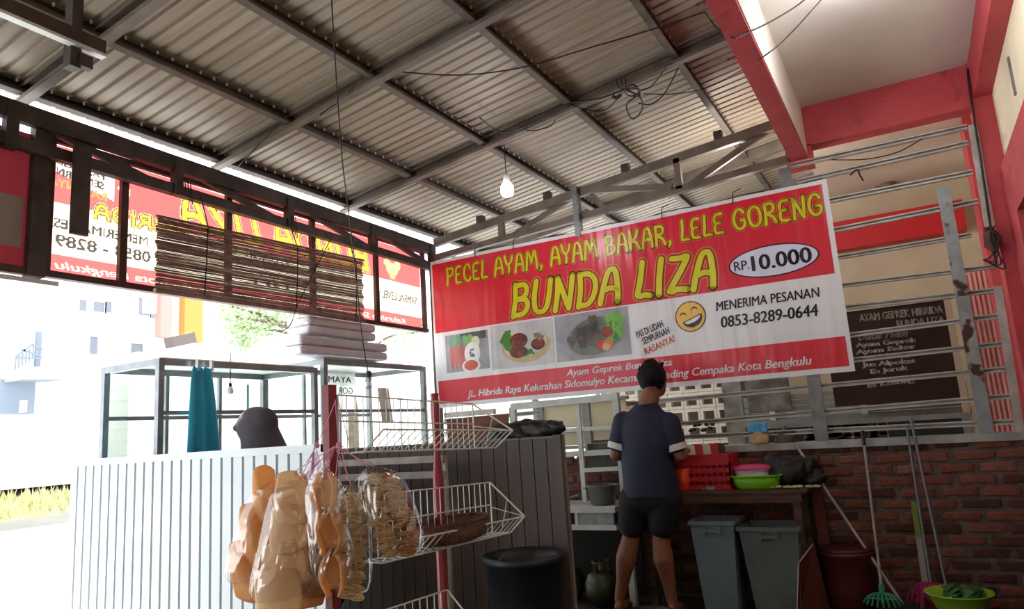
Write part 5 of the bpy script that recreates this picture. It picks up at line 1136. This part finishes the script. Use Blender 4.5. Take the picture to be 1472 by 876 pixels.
cable('lower cable loop between the knot and the fourth purlin', [rf(918, 148, -.08), rf(935, 150, -.08), rf(955, 135, -.07), rf(975, 98, -.01)], .0045)
kn = thing('wire_knot', 'tangled knot of black cables hanging from the third rafter', 'cable', rf(897, 130, -.08))
MB().tube(spline([rf(897, 128, -.08), rf(920, 140, -.09), rf(923, 158, -.10), rf(910, 171, -.10), rf(902, 160, -.10), rf(902, 148, -.10), rf(915, 138, -.09), rf(918, 128, -.09), rf(908, 122, -.08), rf(895, 130, -.08)]), .006, 6).build('loop', wire, kn)
for k, (x, y) in enumerate(((886, 114), (892, 112), (898, 112))): MB().tube([rf(x, y, 0), rf(x+2, y+10, -.05), rf(897, 130, -.08)], .004, 5).build('strand', wire, kn)
MB().tube(spline([rf(880, 138, -.07), rf(886, 141, -.09), rf(893, 136, -.08)]), .012, 6).build('taped_joint', wire, kn)
for k in range(3): MB().tube(spline([rf(897, 130, -.08), rf(912+2*k, 122+3*k, -.08), rf(920, 134+2*k, -.085), rf(905, 138, -.08), rf(897, 131, -.08)]), .0035, 5).build('loop', wire, kn)
cable('short cable hanging beside the first rafter end', [rf(520, 108), rf(495, 140, -.02), rf(470, 158, -.05), rf(460, 165, -.06)], .004)
cable('cable looping down near the street truss end', [rf(405, 175), rf(375, 205, -.06), rf(350, 232, -.10), rf(340, 242, -.06)], .004)
cable('cable dangling near the wall corner across the red column', [at(1418, -10, 'Y', 4.3), at(1415, 50, 'Y', 4.9), at(1408, 85, 'Y', 5.2), at(1395, 95, 'Y', 5.36), at(1392, 110, 'Y', 5.36), at(1402, 180, 'Y', 5.34), at(1410, 230, 'Y', 5.34), at(1420, 300, 'Y', 5.34), at(1432, 380, 'Y', 5.34)], .008)
cable('slack wire hanging between the upper rails', [at(1195, 230, 'Y', D-.03), at(1245, 229, 'Y', D-.03), at(1290, 219, 'Y', D-.03), at(1325, 200, 'Y', D-.03)], .004)
cable('bent wire tied on the second rail', [at(1222, 252, 'Y', D-.05), at(1232, 244, 'Y', D-.05), at(1236, 252, 'Y', D-.05), at(1241, 260, 'Y', D-.05)], .006)
cable('wire lying along the beam above the lit bulb', [rf(745, 180, -.02), rf(762, 188, -.05), rf(790, 182, -.04), rf(800, 170, -.01)], .004)

# ================================================================ OUTSIDE, sunlit
bwall = mat('white sunlit render', 'e8e8e6', .9, 0, 'dededa', 1); gwin = mat('grey blue window', '7f8b99', .3)
XB = -22
def of(px, py): return at(px, py, 'X', XB)
bd = thing('building', 'overexposed white house across the street with small grey windows and a stair', 'building', (XB-3, 13, 0))
MB().box((XB-6, 9.0, .6), (XB, 16.9, 8.2)).build('wall', bwall, bd)
MB().box((XB-6.2, 8.8, 8.2), (XB+.3, 17.1, 8.5)).build('roof_slab', bwall, bd)
def win(px0, py0, px1, py1):
    a, b = of(px0, py0), of(px1, py1); w = MB(); y0, y1 = sorted((a.y, b.y)); z0, z1 = sorted((a.z, b.z)); f = MB()
    for A, B in (((y0-.05, z0-.05), (y1+.05, z0)), ((y0-.05, z1), (y1+.05, z1+.05)), ((y0-.05, z0), (y0, z1)), ((y1, z0), (y1+.05, z1))): f.box((XB-.02, A[0], A[1]), (XB+.06, B[0], B[1]))
    fo = f.build('window', bwall, bd); MB().box((XB, y0, z0), (XB+.02, y1, z1)).build('pane', gwin, fo)
for r in ((113, 431, 123, 448), (133, 434, 149, 450), (152, 434, 159, 450), (128, 484, 139, 510), (187, 494, 204, 515), (198, 428, 214, 455), (216, 446, 229, 460)): win(*r)
a, b = of(101, 405), of(104, 465); MB().bar(b, a, .12, .12).build('drainpipe', mat('pale blue pipe', 'b9c4e0', .6), bd)
mb = MB(); a, b = of(10, 528), of(48, 480); 
a, b, c = of(44, 475), of(56, 475), of(50, 527)
MB().box((XB, of(50, 500).y, of(50, 527).z), (XB+.1, of(57, 500).y, of(50, 477).z)).build('doorway', gwin, bd)
st_ = bpy.data.objects.new('outside_stair', None); COL.objects.link(st_); st_.parent = bd; ORG[st_.name] = ORG[bd.name]
for (p, q) in (((12, 515), (35, 498)), ((12, 517), (50, 517)), ((20, 505), (48, 515)), ((35, 498), (50, 505))): MB().bar(of(*p)+Vector((.4, 0, 0)), of(*q)+Vector((.4, 0, 0)), .05, .05).build('stair_rail', gwin, st_)
for k in range(7): p = of(12+5*k, 516-3*k)+Vector((.4, 0, 0)); MB().bar(p, p+VU*-.35, .03, .03).build('baluster', gwin, st_)
cp = thing('carport', 'grey canopy over a shaded bay at the foot of the white house', 'canopy', (XB+1, 10.6, .8))
a, b = of(4, 546), of(64, 595); MB().box((XB+.02, min(a.y, 9.9), b.z), (XB+.10, of(48, 560).y, a.z)).build('shaded_bay', mat('bay grey', '8b97a8', .8), cp)
MB().bar(of(2, 548)+Vector((.6, 0, 0)), of(66, 547)+Vector((.6, 0, 0)), .9, .12).build('canopy_sheet', mat('canopy grey', 'a5adb8', .7), cp); MB().bar(of(19, 595)+Vector((.5, 0, 0)), of(20, 578)+Vector((.5, 0, 0)), .2, .1).build('post', bwall, cp)
pb = thing('shop_front', 'pale pink and orange shop columns beyond the street right of the white house', 'building', (-20, 18.5, 0)); 
for (px0, px1, colr) in ((232, 248, 'd89088'), (266, 292, 'd89048')):
    a, b = at(px0, 430, 'X', -20), at(px1, 430, 'X', -20); MB().box((-20.3, a.y, 4.2 if 0 else at(px0, 484 if px0 < 250 else 490, 'X', -20).z), (-20, b.y, 7.6)).build('column', mat('sunlit '+colr, colr, .8), pb)
MB().box((-20.35, at(215, 430, 'X', -20).y, at(230, 450, 'X', -20).z), (-20.2, at(248, 430, 'X', -20).y, 7.6)).build('sign_band', mat('pink band', 'f0c0ba', .8), pb)
a = at(243, 493, 'X', -18); b = at(275, 486, 'X', -18); MB().bar(a, b, .4, .3).build('dark_awning', mat('awning dark', '6b5f5c', .8), pb)
MB().box((-20.8, at(212, 430, 'X', -20).y, .8), (-20.4, at(300, 430, 'X', -20).y+4, 4.4)).build('lower_wall', bwall, pb)
# tree
tr_ = thing('tree', 'sunlit light green tree beyond the street behind the carts', 'tree', (-15, 16.5, 0)); lv = sheetmat('sunlit leaf', '8aa078', 'a8b890', .4)
MB().tube(spline([(-15, 16.6, -.2), (-15.1, 16.7, 2.2), (-14.9, 16.4, 4.2), (-15.1, 16.8, 5.6)]), [.16]*7+[.12]*6+[.07]*6, 8).build('trunk', mat('bark', '6a5c4c', .9, 0, '55493c', 8), tr_)
mb = MB(); rn = random.Random(9)
cents = [(at(px, py, 'X', -15+dx), r) for px, py, dx, r in ((345, 470, 0, .55), (365, 472, -.4, .6), (385, 462, .3, .5), (350, 487, .2, .4), (372, 455, -.2, .6), (395, 450, .1, .6), (330, 440, .2, .6), (360, 435, 0, .8), (400, 420, .3, .9), (580, 485, .5, .8), (600, 478, .2, .7), (565, 470, .2, .6), (340, 455, .5, .45), (430, 440, 0, .8))]
for c, r in cents:
    for k in range(110):
        v = Vector((rn.gauss(0, 1), rn.gauss(0, 1), rn.gauss(0, 1))).normalized()*r*rn.random()**.4; p = c+v; a = Vector((rn.uniform(-1, 1), rn.uniform(-1, 1), rn.uniform(-1, 1))).normalized()*.07; b_ = a.orthogonal().normalized()*.04
        mb.add([p-a, p+b_, p+a, p-b_], [(0, 1, 2, 3)])
mb.build('foliage', lv, tr_, kind='stuff')
for k, (c, r) in enumerate(cents[::2]): MB().tube(spline([(-15, 16.5, 3.4), Vector((-15, 16.5, 3.8)).lerp(c, .5)+Vector((0, 0, .2)), c]), .04, 5).build('branch', MATS['bark'], tr_)
# motorbike on the raised street
XM = -26; mp_ = at(46, 676, 'X', XM); mk = thing('motorbike', 'grey scooter parked across the street at the far left', 'motorbike', mp_); dg = mat('bleached grey', '5d5f6c', .5); s = 1.0
def mo(y, z): return Vector((XM, mp_.y+y, mp_.z+z))
for y in (-.62, .62): MB().tube([mo(y+.27*math.cos(a*PI/8), .28+.27*math.sin(a*PI/8)) for a in range(16)], .05, 6, closed=True).build('wheel', dg, mk)
MB().tube(spline([mo(-.8, .62), mo(-.4, .72), mo(.0, .62), mo(.1, .35), mo(.35, .35), mo(.5, .85)]), [.05, .09, .12, .13, .13, .13, .13, .12, .12, .12, .12, .11, .10, .1, .1, .1, .1, .09, .09, .09, .08, .08, .08, .08, .08, .08, .08, .08, .08, .08, .08], 8).build('body', dg, mk)
MB().tube([mo(.62, .28), mo(.5, 1.0)], .04, 6).build('fork', dg, mk); MB().tube([mo(.5, 1.0)+Vector((-.3, -.1, .02)), mo(.5, 1.0), mo(.5, 1.0)+Vector((.3, -.1, .02))], .03, 6).build('handlebar', dg, mk); MB().ball(mo(-.35, .80), .14, 10, 6, (.9, 2.2, .4)).build('seat', dg, mk)
gv = mat('dry yellow grass', 'dcd8a6', .9, 0, 'c4c082', 2)
gs = MB(); rn = random.Random(4)
for k in range(1300):
    y = rn.uniform(6.2, 12.6); x = rn.uniform(-19.5, -17); z0 = .1+.36*((-x-17)/2.5); h = rn.uniform(.12, .35); gs.add([(x, y, z0), (x+.02, y+.06, z0), (x+rn.uniform(-.1, .1), y+rn.uniform(-.1, .15), z0+h)], [(0, 1, 2)])
gs.build('grass', gv, kind='stuff', thing=('tuft of sunlit dry yellow grass at the street edge', 'grass'))
# power pole and wires far
MB().bar((-14.2, 17.9, 0), (-14.2, 17.9, 9), .12, .12).build('power_pole', mat('pale pole concrete', '9aa0a0', .9), thing=('pale utility pole beyond the carts behind the corner gap', 'pole'))
# stair of white walls behind carts: neighbour fence
nf = thing('side_fence', 'pale slatted fence beyond the corner seen through the rails', 'fence', (-4.6, 6.6, 0))
for k in range(7): MB().box((-5.6, 7.5, .5+.3*k), (-3.9, 7.53, .72+.3*k)).build('slat', mat('pale slat', 'c9cac6', .7), nf)
for X in (-5.5, -4.0): MB().box((X, 7.53, 0), (X+.06, 7.6, 2.6)).build('post', whitep, nf)

# shared groups of look-alikes
for o in bpy.data.objects:
    g = {'roof_truss': 'trusses under the zinc roof', 'display_cart': 'glass food carts', 'foam_pack': 'foam packs on the cart roof', 'mop': 'mops against the brick wall', 'waste_bin': 'grey waste bins', 'gas_cylinder': 'gas cylinders under the worktop', 'light_bulb': 'light bulbs on cords'}.get(o.name.split('.')[0])
    if g and 'category' in o.keys(): o['group'] = g
